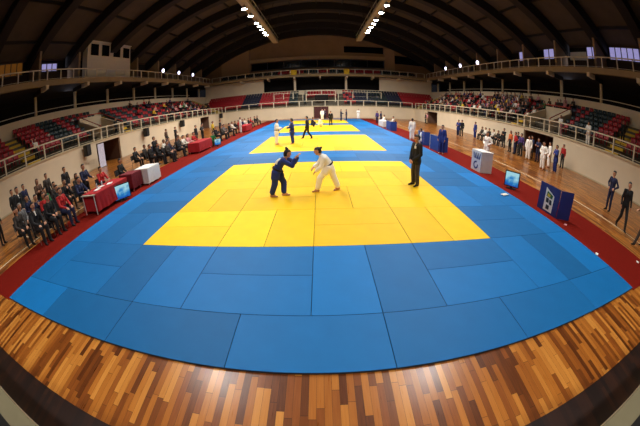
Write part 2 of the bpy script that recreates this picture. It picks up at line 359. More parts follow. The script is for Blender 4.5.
# ---------------------------------------------------------------- lighting catwalks and floodlights
LAMP = mat('lamp_lens', (255, 250, 240), .2, emit=(255, 248, 236), estr=60)
CATM = mat('catwalk_paint', (176, 160, 128), .7)
LY = [-9, -6.5, 5.4, 7.6, 10.5, 14, 18, 22.9, 25.6, 28.8, 30.5, 32.2, 34, 35.4]
fl = None; ln = 0
for s, nm in ((-1, 'left'), (1, 'right')):
    cw = empty('lighting_catwalk', 'long pale lighting catwalk hung under the %s half of the roof' % nm, 'catwalk', (s*7.1, 20, 14.1), 0, 'lighting catwalks')
    b = MB(); b.box((-.45, -30, 0), (.45, 24.5, .12)); b.box((-.45, -30, .12), (-.4, 24.5, .4)); b.box((.4, -30, .12), (.45, 24.5, .4)); b.build('deck', CATM, cw)
    for e in (-1, 1):
        b = MB(); b.box((e*.42-.03, -30, 1.05), (e*.42+.03, 24.5, 1.11))
        for k in range(28): b.box((e*.42-.02, -30+2*k, .1), (e*.42+.02, -29.96+2*k, 1.08))
        b.build('handrail', CATM, cw)
    for k, yk in enumerate(BAYS):
        if yk > 46: continue
        b = MB(); b.tube((-.4, yk-20, .3), (-1.6, yk-20, 5.0), .035, 6); b.tube((.4, yk-20, .3), (1.6, yk-20, 5.0), .035, 6); b.build('hanger', BEAM, cw)
    for k, yy in enumerate(LY):
        if fl is None:
            fl = empty('floodlight', 'x', 'floodlight')
            b = MB(); b.tube((0,0,.0), (0,0,.42), .34, 16, 0, .16); b.box((-.04,-.04,.4), (.04,.04,.62)); b.build('housing', METAL, fl)
            b = MB(); b.tube((0,0,-.03), (0,0,.0), .25, 16); b.build('lens', LAMP, fl)
            o = fl
        else: o = copy_tree(fl)
        o.location = (s*7.1, yy, 13.47); o['group'] = 'catwalk floodlights'
        o['label'] = 'lit floodlight under the %s lighting catwalk, %s from the near end' % (nm, ordinal(k+1))
        L = bpy.data.lights.new('flood', 'SPOT'); L.energy = 2100 if yy < 16 else 2200
        L.spot_size = math.radians(118 if yy < 16 else 156); L.spot_blend = .6; L.shadow_soft_size = .35; L.color = (1, .97, .92)
        lo = bpy.data.objects.new('flood_lamp', L); COL.objects.link(lo); lo.location = (s*7.1, yy, 13.42)
        lo.rotation_euler = Vector((s*.06, -.12 if yy > 20 else 0, 1)).to_track_quat('Z', 'Y').to_euler()
# small spot lamps on the gallery edge
lampb = mat('small_lamp_glow', (240, 240, 255), .3, emit=(226, 220, 255), estr=3.5)
for s, ys in ((-1, (33.8, 39.2, 45)), (1, (32.2, 37.9, 43.8))):
    for k, yy in enumerate(ys):
        o = empty('gallery_lamp', 'small bright bluish lamp shining on the %s gallery, %s from the near end' % ('left' if s < 0 else 'right', ordinal(k+1)), 'lamp', (s*23.1, yy, 10.4), 0, 'gallery lamps')
        b = MB(); b.tube((0, 0, 0), (-s*.12, 0, -.02), .3, 12); b.build('lens', lampb, o, smooth=False)
        b = MB(); b.tube((0, 0, 0), (s*.2, 0, .03), .32, 12, 0, .12); b.box((-.03, -.03, -1.65), (.03, .03, -.2)); b.build('lamp_body', BLACKP, o)
# soft daylight that the clerestory windows let in
for s in (1, -1):
    L = bpy.data.lights.new('window_light', 'AREA'); L.shape = 'RECTANGLE'; L.size = 20; L.size_y = 1.2; L.energy = 60; L.color = (.82, .82, 1)
    o = bpy.data.objects.new('window_light', L); COL.objects.link(o); o.location = (s*25.8, 16, 11.4); o.rotation_euler = (0, s*PI/2, 0)
# ---------------------------------------------------------------- railings
def rail(name, label, pts, n, h, zb, mids, closed=False, pr_=.05):
    """pts: two plan points; posts are children"""
    t = empty(name, label, 'railing', (pts[0][0], pts[0][1], zb), 0, 'railings')
    a = Vector((0, 0, 0)); d = Vector((pts[1][0]-pts[0][0], pts[1][1]-pts[0][1], 0)); ln = d.length; u = d/ln; v = Vector((-u.y, u.x, 0))
    def bar(nm, z, w, hh):
        b = MB(); b.obox((ln/2*u.x, ln/2*u.y), u, v, ln/2, w, z-hh, z+hh); b.build(nm, RAILM, t)
    bar('top_rail', h, .045, .045)
    for z in mids: bar('lower_rail', z, .012, .012)
    pm = None
    for k in range(n+1):
        p = d*(k/n)
        if pm is None:
            b = MB(); b.box((-pr_, -pr_, 0), (pr_, pr_, h-.045)); pm = b.mesh('post', [RAILM])
        o = bpy.data.objects.new('post', pm); COL.objects.link(o); o.parent = t; o.location = p
    return t
rail('stand_railing', 'pale steel railing along the front of the left stand', ((-WX-.12, -4.6), (-WX-.12, FY-.4)), 27, 1.0, WT+.12, (.12, .62))
rail('stand_railing', 'pale steel railing along the front of the right stand', ((WX+.12, -4.6), (WX+.12, FY-.4)), 27, 1.0, WT+.12, (.12, .62))
rail('stand_railing', 'pale steel railing along the front of the far stand', ((-WX+.4, FY+.12), (WX-.4, FY+.12)), 15, 1.0, WT+.12, (.12,), pr_=.07)
rail('gallery_railing', 'pale railing on the edge of the upper gallery on the left', ((-GX-.06, -4.), (-GX-.06, GY-.4)), 31, .95, GZ1+.12, (.1,))
rail('gallery_railing', 'pale railing on the edge of the upper gallery on the right', ((GX+.06, -4.), (GX+.06, GY-.4)), 31, .95, GZ1+.12, (.1,))
rail('gallery_railing', 'pale railing on the edge of the upper gallery at the far end', ((-GX+.3, GY+.06), (GX-.3, GY+.06)), 24, .95, GZ1+.12, (.1,), pr_=.07)
for x0, x1, w in ((-8.6, -3.0, 'left'), (3.8, 12.2, 'right')):
    rail('aisle_railing', 'white handrail across the middle of the far stand, %s of the white portal frame' % w, ((x0, FY+2.72), (x1, FY+2.72)), 3, 1.6, WT+TR*3, (.7,), pr_=.07)
# white portal frame of the stair opening in the far stand
t = empty('portal_frame', 'white tubular frame over the stair opening in the far stand', 'frame', (.43, FY+1.9, WT+TR*2))
for x in (-2.75, 2.75, .1): b = MB(); z0 = 0 if x != .1 else 1.6; b.box((x-.08, -.08, z0), (x+.08, .08, 2.2)); b.build('post', RAILM, t)
for z in (2.25, 1.5): b = MB(); b.box((-2.83, -.07, z-.06), (2.83, .07, z+.06)); b.build('crossbar', RAILM, t)
b = MB(); b.box((-1.1, -.4, .02), (1.4, -.12, 1.4)); b.build('opening', DARK, t)  # solid dark box, its colour standing for the shade inside the opening
# yellow cloths hung on the far gallery railing, white and red boards under the rail
for x, w in ((-4.75, 'left'), (5.65, 'right')):
    b = MB(); b.box((-.55, -.03, 0), (.55, .0, 1.05)); b.box((-.55, -.03, 1.05), (.55, .25, 1.08)); o = b.build('yellow_banner', CLOTH['yellow'], None, (x, GY-.03, GZ1+.03))
    tag(o, 'plain yellow banner over the far gallery railing, the %s one of two' % w, 'banner', 'yellow banners')
t = empty('press_cabin', 'white cabin with four dark windows standing on the left gallery', 'cabin', (-25.2, 17.2, GZ1))
b = MB(); b.box((.8, 0, 0), (1.7, 8.4, 4.7)); b.box((.7, -.1, 4.7), (1.8, 8.5, 4.8)); b.build('walls', mat('cabin_white', (206, 196, 178), .7, var=.05), t)
for k in range(4):
    y0 = .45+2.0*k+(.25 if k > 1 else 0)
    b = MB(); b.box((1.68, y0, 3.0), (1.73, y0+1.45, 4.4)); o = b.build('window', GLASSD, t)
    b = MB(); b.box((1.68, y0-.08, 2.92), (1.76, y0+1.53, 3.0)); b.box((1.68, y0-.08, 4.4), (1.76, y0+1.53, 4.48)); b.box((1.68, y0-.08, 3.0), (1.76, y0, 4.4)); b.box((1.68, y0+1.45, 3.0), (1.76, y0+1.53, 4.4))
    b.build('window_frame', RAILM, o)

# ---------------------------------------------------------------- yellow aisle stairs in the stands and the railed stair portals
def stair(s, y0, y1, label):
    b = MB()
    for i in range(NR):
        x, z = step(i)
        b.box((s*(x-.42), y0, z-TR), (s*(x+.02), y1, z-TR/2)); b.box((s*(x+.0), y0, z+.002), (s*(x+TD-.42), y1, z+.02))
    b.box((s*(X0-.9), y0, WT+.005), (s*(X0-.42), y1, WT+.02))
    tag(b.build('aisle_stair', YELP), label, 'stair', 'yellow aisle stairs')
stair(-1, 5.5, 6.8, 'yellow painted steps climbing the near end of the left stand')
stair(1, 4.8, 6.1, 'yellow painted steps climbing the near end of the right stand')
stair(-1, 18.2, 19.5, 'yellow painted steps of the left stand beside the railed stair opening')
stair(1, 17.0, 18.3, 'yellow painted steps of the right stand beside the doorway')
for s, w in ((-1, 'left'), (1, 'right')):
    b = MB(); b.prism([(s*(WX+.32), WT-.02), (s*(WX+.32), WT+.35), (s*(XB-.02), 5.45), (s*(XB-.02), WT-.02)], 'y', 46.3, 47.2)
    tag(b.build('end_stair', mat('ochre_paint', (176, 146, 60), .7)), 'sloping ochre stair wall closing the far end of the %s stand' % w, 'stair', 'ochre stair walls')
for s, y0, y1, w in ((-1, 14.2, 17.6, 'left'), (1, 12.4, 16.0, 'right')):
    t = empty('stair_portal', 'cream parapet with a rail round the stair opening over the %s doorway' % w, 'parapet', (s*WX, (y0+y1)/2, WT), 0, 'stair portals')
    h = (y1-y0)/2; b = MB()
    for e in (-1, 1): b.prism([(s*.4, 0), (s*.4, 1.1), (s*3.6, 2.3), (s*3.6, 0)], 'y', e*h-.09, e*h+.09)
    b.box((s*3.5, -h, 0), (s*3.7, h, 2.55)); b.build('parapet', CREAM, t)
    b = MB(); b.box((s*.4, -h+.1, .135), (s*3.1, h-.1, .15)); b.build('opening', DARK, t)  # thin dark sheet over the terrace, painting the shade of a stairwell
    b = MB()
    for e in (-1, 1): b.tube((s*.4, e*h, 1.3), (s*3.6, e*h, 2.75), .04); b.tube((s*.45, e*h, 1.0), (s*.45, e*h, 1.33), .03)
    b.tube((s*3.6, -h, 2.75), (s*3.6, h, 2.75), .05); b.build('handrail', mat('red_rail', (180, 60, 44), .5), t)

# ---------------------------------------------------------------- stadium seats
SRED = mat('seat_red', (172, 24, 34), .45, var=.1); SBLK = mat('seat_dark_green', (26, 44, 46), .45, var=.1); SYEL = mat('seat_yellow', (206, 166, 30), .45); SBLU = mat('seat_navy', (26, 30, 56), .45)
def seat_geo(b, ox, oy, oz, s, mi):
    """moulded seat: pan and curved back, facing the court (towards -s in x)"""
    prof = [(-.24, .40), (-.22, .43), (0, .40), (.15, .41), (.2, .5), (.24, .66), (.27, .80)]
    V = []
    for i, (d, z) in enumerate(prof):
        for wv, dz in ((-.24, .05), (-.17, .0), (0, -.012), (.17, 0), (.24, .05)):
            k = .55 if i < 4 else 1
            V.append((ox+s*(d-(dz*.9 if i >= 4 else 0)), oy+wv, oz+z+(dz*k if i < 4 else 0)))
    n = len(V); V += [(x+s*.02, y, z-.02) for x, y, z in V]
    F = []
    for i in range(len(prof)-1):
        for j in range(4):
            a = i*5+j; F += [(a, a+1, a+6, a+5), (n+a, n+a+5, n+a+6, n+a+1)]
    ring = [j for j in range(5)]+[i*5+4 for i in range(1, 7)]+[30+j for j in (3, 2, 1, 0)]+[i*5 for i in (5, 4, 3, 2, 1)]
    for p, q in zip(ring, ring[1:]+ring[:1]): F.append((p, q, n+q, n+p))
    b.add(V, F, mi)
    o = Vector((ox, oy, oz))
    b.box((ox-.03, oy-.2, oz), (ox+.03, oy-.15, oz+.41), mi); b.box((ox-.03, oy+.15, oz), (ox+.03, oy+.2, oz+.41), mi)
SC = {'red': SRED, 'dark green': SBLK, 'yellow': SYEL, 'navy': SBLU}
def seat_colour(s, y, c):
    if s < 0:
        if y < 4.6: return 'red'
        if y < 9.6: return 'red'
        if y < 11.9: return 'dark green'
        if y < 13.0: return 'red'
        if y < 17: return 'dark green' if c % 2 else 'red'
        if y < 21: return 'dark green' if c % 4 else 'red'
        return 'dark green' if (c//2) % 2 else 'red'
    if y < 3.7: return 'red'
    if y < 8.2: return 'red'
    if y < 10.2: return 'dark green'
    if y < 12.4: return 'red' if c % 2 else 'dark green'
    if y < 14.5: return 'navy' if c % 3 else 'red'
    return 'red' if (c//3) % 2 else 'dark green'
def free(s, y, r):
    for a, c in ((5.4, 6.9), (18.1, 19.6)) if s < 0 else ((4.7, 6.2), (16.9, 18.4)):
        if a-.25 < y < c+.25: return False
    if r < 4:
        a, c = (14.0, 17.8) if s < 0 else (12.2, 16.2)
        if a-.3 < y < c+.3: return False
    return True
SP = .58; seats = []
for s in (-1, 1):
    for c in range(-6, 80):
        y = c*SP+.29
        if y > 46: continue
        for r in range(NR):
            if free(s, y, r):
                x, z = step(r); seats.append((s, x+.42, y, z, r, c, seat_colour(s, y, c)))
near = sorted([q for q in seats if (q[2] > (1.2 if q[0] < 0 else .6)) and (q[0] < 0 or q[2] < 13.2)], key=lambda q: q[2]+q[4]*.01)[:300]
nearset = set(id(q) for q in near); smesh = {}
colname = {}
for q in near:
    s, x, y, z, r, c, col = q
    if (s, col) not in smesh:
        b = MB(); seat_geo(b, 0, 0, 0, s, 0); smesh[(s, col)] = b.mesh('stadium_seat', [SC[col]], True)
    o = bpy.data.objects.new('stadium_seat', smesh[(s, col)]); COL.objects.link(o); o.location = (s*x, y, z)
    cols = colname.setdefault((s, r), []); cols.append(c)
    tag(o, '%s seat, %s row up of the %s stand, %s from near end' % (col, ordinal(r+1), 'left' if s < 0 else 'right', ordinal(len(cols))), 'seat', 'plastic seats of the %s stand' % ('left' if s < 0 else 'right'))
b = MB(); keys = list(SC)
for q in seats:
    if id(q) not in nearset: seat_geo(b, q[0]*q[1], q[2], q[3], q[0], keys.index(q[6]))
V0 = MB(); seat_geo(V0, 0, 0, 0, 1, 0); SV = [(-v[1], v[0], v[2]) for v in V0.v]
for r in range(NR):
    for c in range(-40, 41):
        x = c*SP+.4
        if abs(x) > 24 or (abs(x-.43) < 2.9 and r < 3) or abs(x+3.3) < .5 or abs(x-4.2) < .5: continue
        blk = int(math.floor((x+24)/3.1)); col = ['red', 'red', 'red', 'navy', 'red', 'red', 'dark green', 'red', 'red', 'red', 'navy', 'dark green', 'navy', 'red', 'red', 'red'][min(15, blk)]
        if 3.8 < x < 11.5 and (c+r) % 3 == 0: col = 'navy'
        ox, oy, oz = x, FY+1+TD*r+.42, WT+TR*(r+1)
        b.add([(ox+v[0], oy+v[1], oz+v[2]) for v in SV], V0.f, keys.index(col))
# seats of the gallery, seen between the railing posts
for x in np.arange(-20, 20.1, .58):
    for r in range(2):
        blk = int((x+21)//2.6); col = 'red' if blk in (5, 6, 8, 10, 11, 12) else 'dark green'
        b.add([(x+v[0], GY+1.0+r*.9+v[1], GZ1+.1+r*.35+v[2]) for v in SV], V0.f, keys.index(col))
tag(b.build('stadium_seats', list(SC.values()), smooth=True), 'remaining red and dark plastic seats of the distant stands', 'seats', None, 'stuff')
# ---------------------------------------------------------------- people
def V3(*a): return Vector(a)
def limb_hand(caps, wrist, elbow, side, up, fine):
    """palm, four unequal bent fingers and a thumb off the side of the palm"""
    d = (wrist-elbow).normalized(); n = (up-up.dot(d)*d)
    n = n.normalized() if n.length > 1e-3 else d.orthogonal().normalized()
    w = d.cross(n)*side; r = .0105 if fine else .0125
    palm = wrist+d*.075
    caps.append((wrist+w*.014, palm+w*.026, .022, .02, 'skin')); caps.append((wrist-w*.014, palm-w*.026, .022, .02, 'skin'))
    for k, (off, L) in enumerate(((-.033, .062), (-.011, .078), (.011, .084), (.033, .074))):
        b0 = palm+w*off; p1 = b0+(d*.85-n*.35).normalized()*L*.5; p2 = p1+(d*.45-n*.85).normalized()*L*.5
        caps.append((b0-d*.02, p1, r, r*.95, 'skin')); caps.append((p1, p2, r*.95, r*.85, 'skin'))
    t0 = wrist+d*.025+w*.03; t1 = t0+(w*.8+d*.7-n*.25).normalized()*.038; t2 = t1+(d*.9+w*.15-n*.35).normalized()*.03
    caps.append((t0, t1, .014, .0115, 'skin')); caps.append((t1, t2, .0115, .01, 'skin'))
def head_caps(caps, hc, fwd, up, hair='short'):
    rt = fwd.cross(up).normalized(); up = rt.cross(fwd).normalized()
    P = lambda x, y, z: hc+rt*x+fwd*y+up*z
    caps += [(P(0,-.018,.03), P(0,.018,.028), .088, .082, 'skin'), (P(0,.02,-.03), P(0,.042,-.068), .062, .042, 'skin'),
             (P(-.03,.03,-.03), P(.03,.03,-.03), .05, .05, 'skin'),
             (P(0,.093,.0), P(0,.106,-.028), .010, .014, 'skin'), (P(-.084,-.005,.0), P(-.086,-.012,-.03), .017, .012, 'skin'), (P(.084,-.005,0), P(.086,-.012,-.03), .017, .012, 'skin')]
    paint = [(P(-.033,.086,.012), .0135, 'hair'), (P(.033,.086,.012), .0135, 'hair'), (P(0,.098,-.058), .016, 'lip'), (P(-.016,.098,-.056), .012, 'lip'), (P(.016,.098,-.056), .012, 'lip')]
    return P, paint
def hair_caps(P, kind):
    c = [(P(0,-.03,.05), P(0,.012,.058), .087, .076, 'hair'), (P(0,-.045,.0), P(0,-.03,.04), .083, .09, 'hair')]
    if kind == 'bun': c += [(P(0,-.11,.075), P(0,-.135,.085), .042, .034, 'hair'), (P(0,-.08,-.03), P(0,-.07,.0), .05, .06, 'hair')]
    if kind == 'topknot': c += [(P(0,-.04,.14), P(0,-.065,.165), .045, .036, 'hair'), (P(0,-.07,-.04), P(0,-.07,.0), .055, .06, 'hair')]
    if kind == 'long': c += [(P(0,-.07,-.15), P(0,-.06,.0), .06, .075, 'hair'), (P(-.07,-.03,-.1), P(-.07,-.02,.02), .028, .04, 'hair'), (P(.07,-.03,-.1), P(.07,-.02,.02), .028, .04, 'hair')]
    return c
def cap_geo(b, p0, p1, r0, r1, n):
    d = p1-p0
    if d.length < 1e-5: d = V3(0, 0, 1e-4)
    t = d.normalized(); u = t.orthogonal().normalized(); w = t.cross(u); V = []; R = []
    for a in (-90, -55, -20): R.append((p0+t*r0*math.sin(math.radians(a)), r0*math.cos(math.radians(a))))
    R.append((p0+t*r0*.1, r0)); R.append((p1-t*0, r1))
    for a in (25, 58, 90): R.append((p1+t*r1*math.sin(math.radians(a)), r1*math.cos(math.radians(a))))
    for c, r in R:
        for k in range(n): V.append(c+u*max(r, 1e-4)*math.cos(2*PI*k/n)+w*max(r, 1e-4)*math.sin(2*PI*k/n))
    F = []
    for i in range(len(R)-1):
        for k in range(n): F.append((i*n+k, i*n+(k+1) % n, (i+1)*n+(k+1) % n, (i+1)*n+k))
    F += [tuple(range(n-1, -1, -1)), tuple((len(R)-1)*n+k for k in range(n))]
    b.add(V, F)
def skin_mesh(name, caps, voxel, zones, paint=(), sm=2):
    """one continuous surface over all the capsules; each face takes the zone of the nearest one"""
    b = MB()
    for p0, p1, r0, r1, z in caps: cap_geo(b, p0, p1, r0, r1, 12 if voxel < .012 else 9)
    me = bpy.data.meshes.new('tmp'); me.from_pydata(b.v, [], b.f)
    bm = bmesh.new(); bm.from_mesh(me); bmesh.ops.recalc_face_normals(bm, faces=bm.faces); bm.to_mesh(me); bm.free()
    o = bpy.data.objects.new('tmp', me); COL.objects.link(o)
    m = o.modifiers.new('r', 'REMESH'); m.mode = 'VOXEL'; m.voxel_size = voxel
    m = o.modifiers.new('s', 'SMOOTH'); m.factor = .5; m.iterations = sm
    dg = bpy.context.evaluated_depsgraph_get(); dg.update()
    out = bpy.data.meshes.new_from_object(o.evaluated_get(dg)); out.name = name
    bpy.data.objects.remove(o); bpy.data.meshes.remove(me)
    n = len(out.polygons); C = np.empty(n*3); out.polygons.foreach_get('center', C); C = C.reshape(-1, 3)
    best = np.full(n, 1e9); zi = np.zeros(n, int)
    for p0, p1, r0, r1, z in caps:
        a = np.array(p0); d = np.array(p1)-a; L = max(d@d, 1e-9); t = np.clip(((C-a)@d)/L, 0, 1)
        D = np.linalg.norm(C-a-t[:, None]*d, axis=1)-(r0+(r1-r0)*t)
        k = D < best; best[k] = D[k]; zi[k] = zones.index(z)
    for c, r, z in paint: zi[np.linalg.norm(C-np.array(c), axis=1) < r] = zones.index(z)
    out.materials.clear()
    for z in zones: out.materials.append(SKIN0)
    out.polygons.foreach_set('material_index', zi.astype(np.int32)); out.polygons.foreach_set('use_smooth', np.ones(n, bool))
    return out
SKIN0 = skin(0); LIP = mat('lip', (150, 70, 66), .5)
ZONES = ['skin', 'hair', 'lip', 'top', 'bottom', 'shoe', 'shirt', 'belt']
def body_caps(J, style, fine=False, hair='short', hands=True, handup=(1, 1)):
    """J: joints; style 'gi', 'suit', 'casual'"""
    caps = []; up = J['up']; fwd = J['fwd']; rt = fwd.cross(up).normalized()
    g = .022 if style == 'gi' else (.012 if style == 'suit' else .004)
    lg = .032 if style == 'gi' else (.02 if style == 'suit' else .01)
    nk, ch, wa = J['neck'], J['chest'], J['waist']; pv = (J['lhip']+J['rhip'])/2; side = (J['rhip']-J['lhip']).normalized()
    sh = (J['rsh']-J['lsh']).normalized()
    tn = (ch-wa).normalized(); tf = tn.cross(sh); tf = -tf if tf.dot(fwd) < 0 else tf
    caps.append((nk, J['head']-up*.05, .056, .05, 'skin'))
    for e in (-1, 1):
        caps.append((nk-tn*.05+sh*e*.02, (J['lsh'] if e < 0 else J['rsh']), .062+g*.4, .066+g*.5, 'top'))
        caps.append((ch+sh*e*.085, wa+side*e*.062, .108+g*.6, .098+g*.8, 'top'))
        caps.append((ch+sh*e*.07+tf*.02+tn*.06, ch+sh*e*.06+tf*.02, .095+g*.4, .1+g*.4, 'top'))
        caps.append((wa+side*e*.062, pv+side*e*.075, .098+g, .112+g, 'top' if style != 'casual' else 'bottom'))
    for s, e in (('l', -1), ('r', 1)):
        S, E_, W = J[s+'sh'], J[s+'el'], J[s+'wr']; H, K, A, T = J[s+'hip'], J[s+'kn'], J[s+'an'], J[s+'toe']
        caps.append((S, E_, .056+g, .047+g, 'top')); cuff = E_+(W-E_)*(.78 if style == 'gi' else .93)
        caps.append((E_, cuff, .046+g, .036+g*1.5, 'top')); caps.append((E_+(W-E_)*.6, W, .032, .027, 'skin'))
        if hands: limb_hand(caps, W, E_, e, J.get(s+'pn', up)*handup[0 if e < 0 else 1], fine)
        caps.append((H, K, .086+lg*.6, .064+lg, 'bottom')); hem = K+(A-K)*(.82 if style == 'gi' else .96)
        caps.append((K, hem, .062+lg, .045+lg*1.25, 'bottom')); caps.append((K+(A-K)*.55, A, .045, .036, 'skin' if style == 'gi' else 'bottom'))
        z = 'skin' if style == 'gi' else 'shoe'; hl = A+(A-T).normalized()*.035; hl.z = min(A.z, T.z+.015)
        caps.append((A, hl, .036, .034, z)); caps.append((hl, T, .036, .026, z)); caps.append((A, (A+T)/2, .036, .033, z))
        if style == 'gi':                                   # jacket skirt over hip and upper thigh
            caps.append((H+side*e*.02, H+(K-H)*.42+side*e*.015, .122, .128, 'top'))
        if style == 'suit': caps.append((H+side*e*.01, H+(K-H)*.2, .11, .112, 'top'))
    if style == 'suit': caps.append((nk-tn*.03+tf*.05, nk-tn*.14+tf*.085, .032, .03, 'shirt'))
    if style == 'gi': caps.append((nk-tn*.02+tf*.035, nk-tn*.10+tf*.07, .035, .04, 'skin'))
    P, paint = head_caps(caps, J['head'], J.get('look', fwd), J.get('hup', up), hair)
    return caps, P, paint
def standing(arms='down', legs='stand', lean=0):
    U, F = V3(0,0,1), V3(0,1,0); J = dict(up=U, fwd=F)
    J.update(lhip=V3(-.095,0,.9), rhip=V3(.095,0,.9), lkn=V3(-.11,.02,.49), rkn=V3(.11,.02,.49), lan=V3(-.12,-.02,.085), ran=V3(.12,-.02,.085), ltoe=V3(-.15,.15,.03), rtoe=V3(.15,.15,.03))
    if legs == 'walk':
        J.update(lkn=V3(-.1,.2,.51), lan=V3(-.11,.34,.1), ltoe=V3(-.12,.5,.06), rkn=V3(.1,-.02,.49), ran=V3(.11,-.3,.13), rtoe=V3(.12,-.16,.03))
    J.update(waist=V3(0,0,1.06), chest=V3(0,lean*.5+.0,1.28), neck=V3(0,lean-.01,1.46), head=V3(0,lean+.02,1.63), lsh=V3(-.185,lean*.9-.01,1.41), rsh=V3(.185,lean*.9-.01,1.41))
    if arms == 'down': J.update(lel=V3(-.25,-.02,1.13), rel=V3(.25,-.02,1.13), lwr=V3(-.26,.07,.88), rwr=V3(.26,.07,.88), lpn=V3(-1,0,0), rpn=V3(1,0,0))
    if arms == 'clasp': J.update(lel=V3(-.26,.02,1.12), rel=V3(.26,.02,1.12), lwr=V3(-.07,.2,.9), rwr=V3(.07,.2,.92), lpn=V3(0,1,.3), rpn=V3(0,1,.3))
    if arms == 'crossed': J.update(lel=V3(-.24,.08,1.15), rel=V3(.24,.08,1.15), lwr=V3(.05,.2,1.2), rwr=V3(-.05,.22,1.17), lpn=V3(0,1,0), rpn=V3(0,1,0))
    if arms == 'hip': J.update(lel=V3(-.36,-.06,1.16), rel=V3(.36,-.06,1.16), lwr=V3(-.19,.06,1.02), rwr=V3(.19,.06,1.02), lpn=V3(-.6,.5,.6), rpn=V3(.6,.5,.6))
    if arms == 'raised': J.update(lel=V3(-.25,.0,1.15), lwr=V3(-.24,.18,.98), rel=V3(.34,.14,1.45), rwr=V3(.42,.24,1.68), lpn=V3(-1,0,0), rpn=V3(0,-1,0))
    if arms == 'rail': J.update(lel=V3(-.24,.1,1.15), rel=V3(.24,.1,1.15), lwr=V3(-.2,.33,1.12), rwr=V3(.2,.33,1.12), lpn=V3(0,0,1), rpn=V3(0,0,1))
    return J
def seated(arms='lap', lean=0, seat=.44):
    U, F = V3(0,0,1), V3(0,1,0); J = dict(up=U, fwd=F); z = seat+.1
    J.update(lhip=V3(-.095,0,z), rhip=V3(.095,0,z), lkn=V3(-.13,.42,z), rkn=V3(.13,.42,z), lan=V3(-.13,.44,.085), ran=V3(.13,.44,.085), ltoe=V3(-.15,.6,.03), rtoe=V3(.15,.6,.03))
    J.update(waist=V3(0,-.02+lean*.2,z+.17), chest=V3(0,-.03+lean*.6,z+.38), neck=V3(0,-.03+lean,z+.55), head=V3(0,.01+lean*1.1,z+.72), lsh=V3(-.185,-.03+lean*.95,z+.5), rsh=V3(.185,-.03+lean*.95,z+.5))
    a = lean*.6
    if arms == 'lap': J.update(lel=V3(-.24,.06+a,z+.24), rel=V3(.24,.06+a,z+.24), lwr=V3(-.1,.26+a,z+.15), rwr=V3(.1,.26+a,z+.15), lpn=V3(0,0,1), rpn=V3(0,0,1))
    if arms == 'knees': J.update(lel=V3(-.24,.12+a,z+.22), rel=V3(.24,.12+a,z+.22), lwr=V3(-.14,.36,z+.12), rwr=V3(.14,.36,z+.12), lpn=V3(0,0,1), rpn=V3(0,0,1))
    if arms == 'chin': J.update(lel=V3(-.16,.3,z+.15), lwr=V3(-.06,.16+lean,z+.42), rel=V3(.24,.1+a,z+.24), rwr=V3(.1,.3,z+.14), lpn=V3(0,-1,0), rpn=V3(0,0,1))
    if arms == 'table': J.update(lel=V3(-.26,.14+a,z+.25), rel=V3(.26,.14+a,z+.25), lwr=V3(-.12,.38,z+.24), rwr=V3(.12,.38,z+.24), lpn=V3(0,0,1), rpn=V3(0,0,1))
    return J
PROTO = {}
def proto(key):
    if key in PROTO: return PROTO[key]
    kind, arms, style, hair = key
    if kind == 'stand': J = standing(arms)
    elif kind == 'walk': J = standing(arms, 'walk', .03)
    elif kind == 'crouch': J = seated(arms, .12, .2); J.update(lkn=V3(-.16,.34,.45), rkn=V3(.16,.34,.45), lan=V3(-.13,.16,.085), ran=V3(.13,.16,.085), ltoe=V3(-.15,.32,.03), rtoe=V3(.15,.32,.03))
    elif kind == 'sitlean': J = seated(arms, .16)
    else: J = seated(arms, .0)
    caps, P, paint = body_caps(J, style, False, hair)
    caps += hair_caps(P, hair)
    PROTO[key] = skin_mesh('person_body', caps, .0155, ZONES, paint)
    return PROTO[key]
def person(key, loc, rz, label, cols, group, scale=1.0, cat='person'):
    """cols: top, bottom, shoe, hair material, skin index"""
    o = bpy.data.objects.new('person', proto(key)); COL.objects.link(o); o.location = loc; o.rotation_euler = (0, 0, rz); o.scale = (scale,)*3
    top, bot, shoe, hair, sk = cols
    for i, m in enumerate((skin(sk), hair, LIP, top, bot, shoe, CLOTH['white'], CLOTH['black'])):
        o.material_slots[i].link = 'OBJECT'; o.material_slots[i].material = m
    return tag(o, label, cat, group)
def torso_ring(J, wa, off, rx, ry, h, mi_mat, parent, name, tails=True, base=V3(0,0,0)):
    """belt: a flat ring round the waist with a knot and two tails"""
    side = (J['rhip']-J['lhip']).normalized(); pv = (J['lhip']+J['rhip'])/2; n = (J['chest']-pv).normalized(); f = n.cross(side); f = -f if f.dot(J['fwd']) < 0 else f
    side = f.cross(n); b = MB(); N = 28; V = []
    c = wa+n*off-base
    for k in range(N):
        t = 2*PI*k/N
        for dr, dz in ((0, -h/2), (.014, -h/2), (.014, h/2), (0, h/2)): V.append(c+side*(rx+dr)*math.cos(t)+f*(ry+dr)*math.sin(t)+n*dz)
    F = []
    for k in range(N):
        for j in range(4): F.append((4*k+j, 4*((k+1) % N)+j, 4*((k+1) % N)+(j+1) % 4, 4*k+(j+1) % 4))
    b.add(V, F)
    if tails:
        k0 = c+f*(ry+.02)
        b.tube(k0-side*.03, k0+side*.03, .026, 8)
        for e in (-1, 1):
            a0 = k0+side*e*.03; a1 = a0+f*.05-V3(0,0,.27)+side*e*.05
            w = side*.02; t = f*.006
            b.add([a0-w-t, a0+w-t, a0+w+t, a0-w+t, a1-w-t, a1+w-t, a1+w+t, a1-w+t], [(0,3,2,1),(4,5,6,7),(0,1,5,4),(1,2,6,5),(2,3,7,6),(3,0,4,7)])
    return b.build(name, mi_mat, parent, smooth=False)
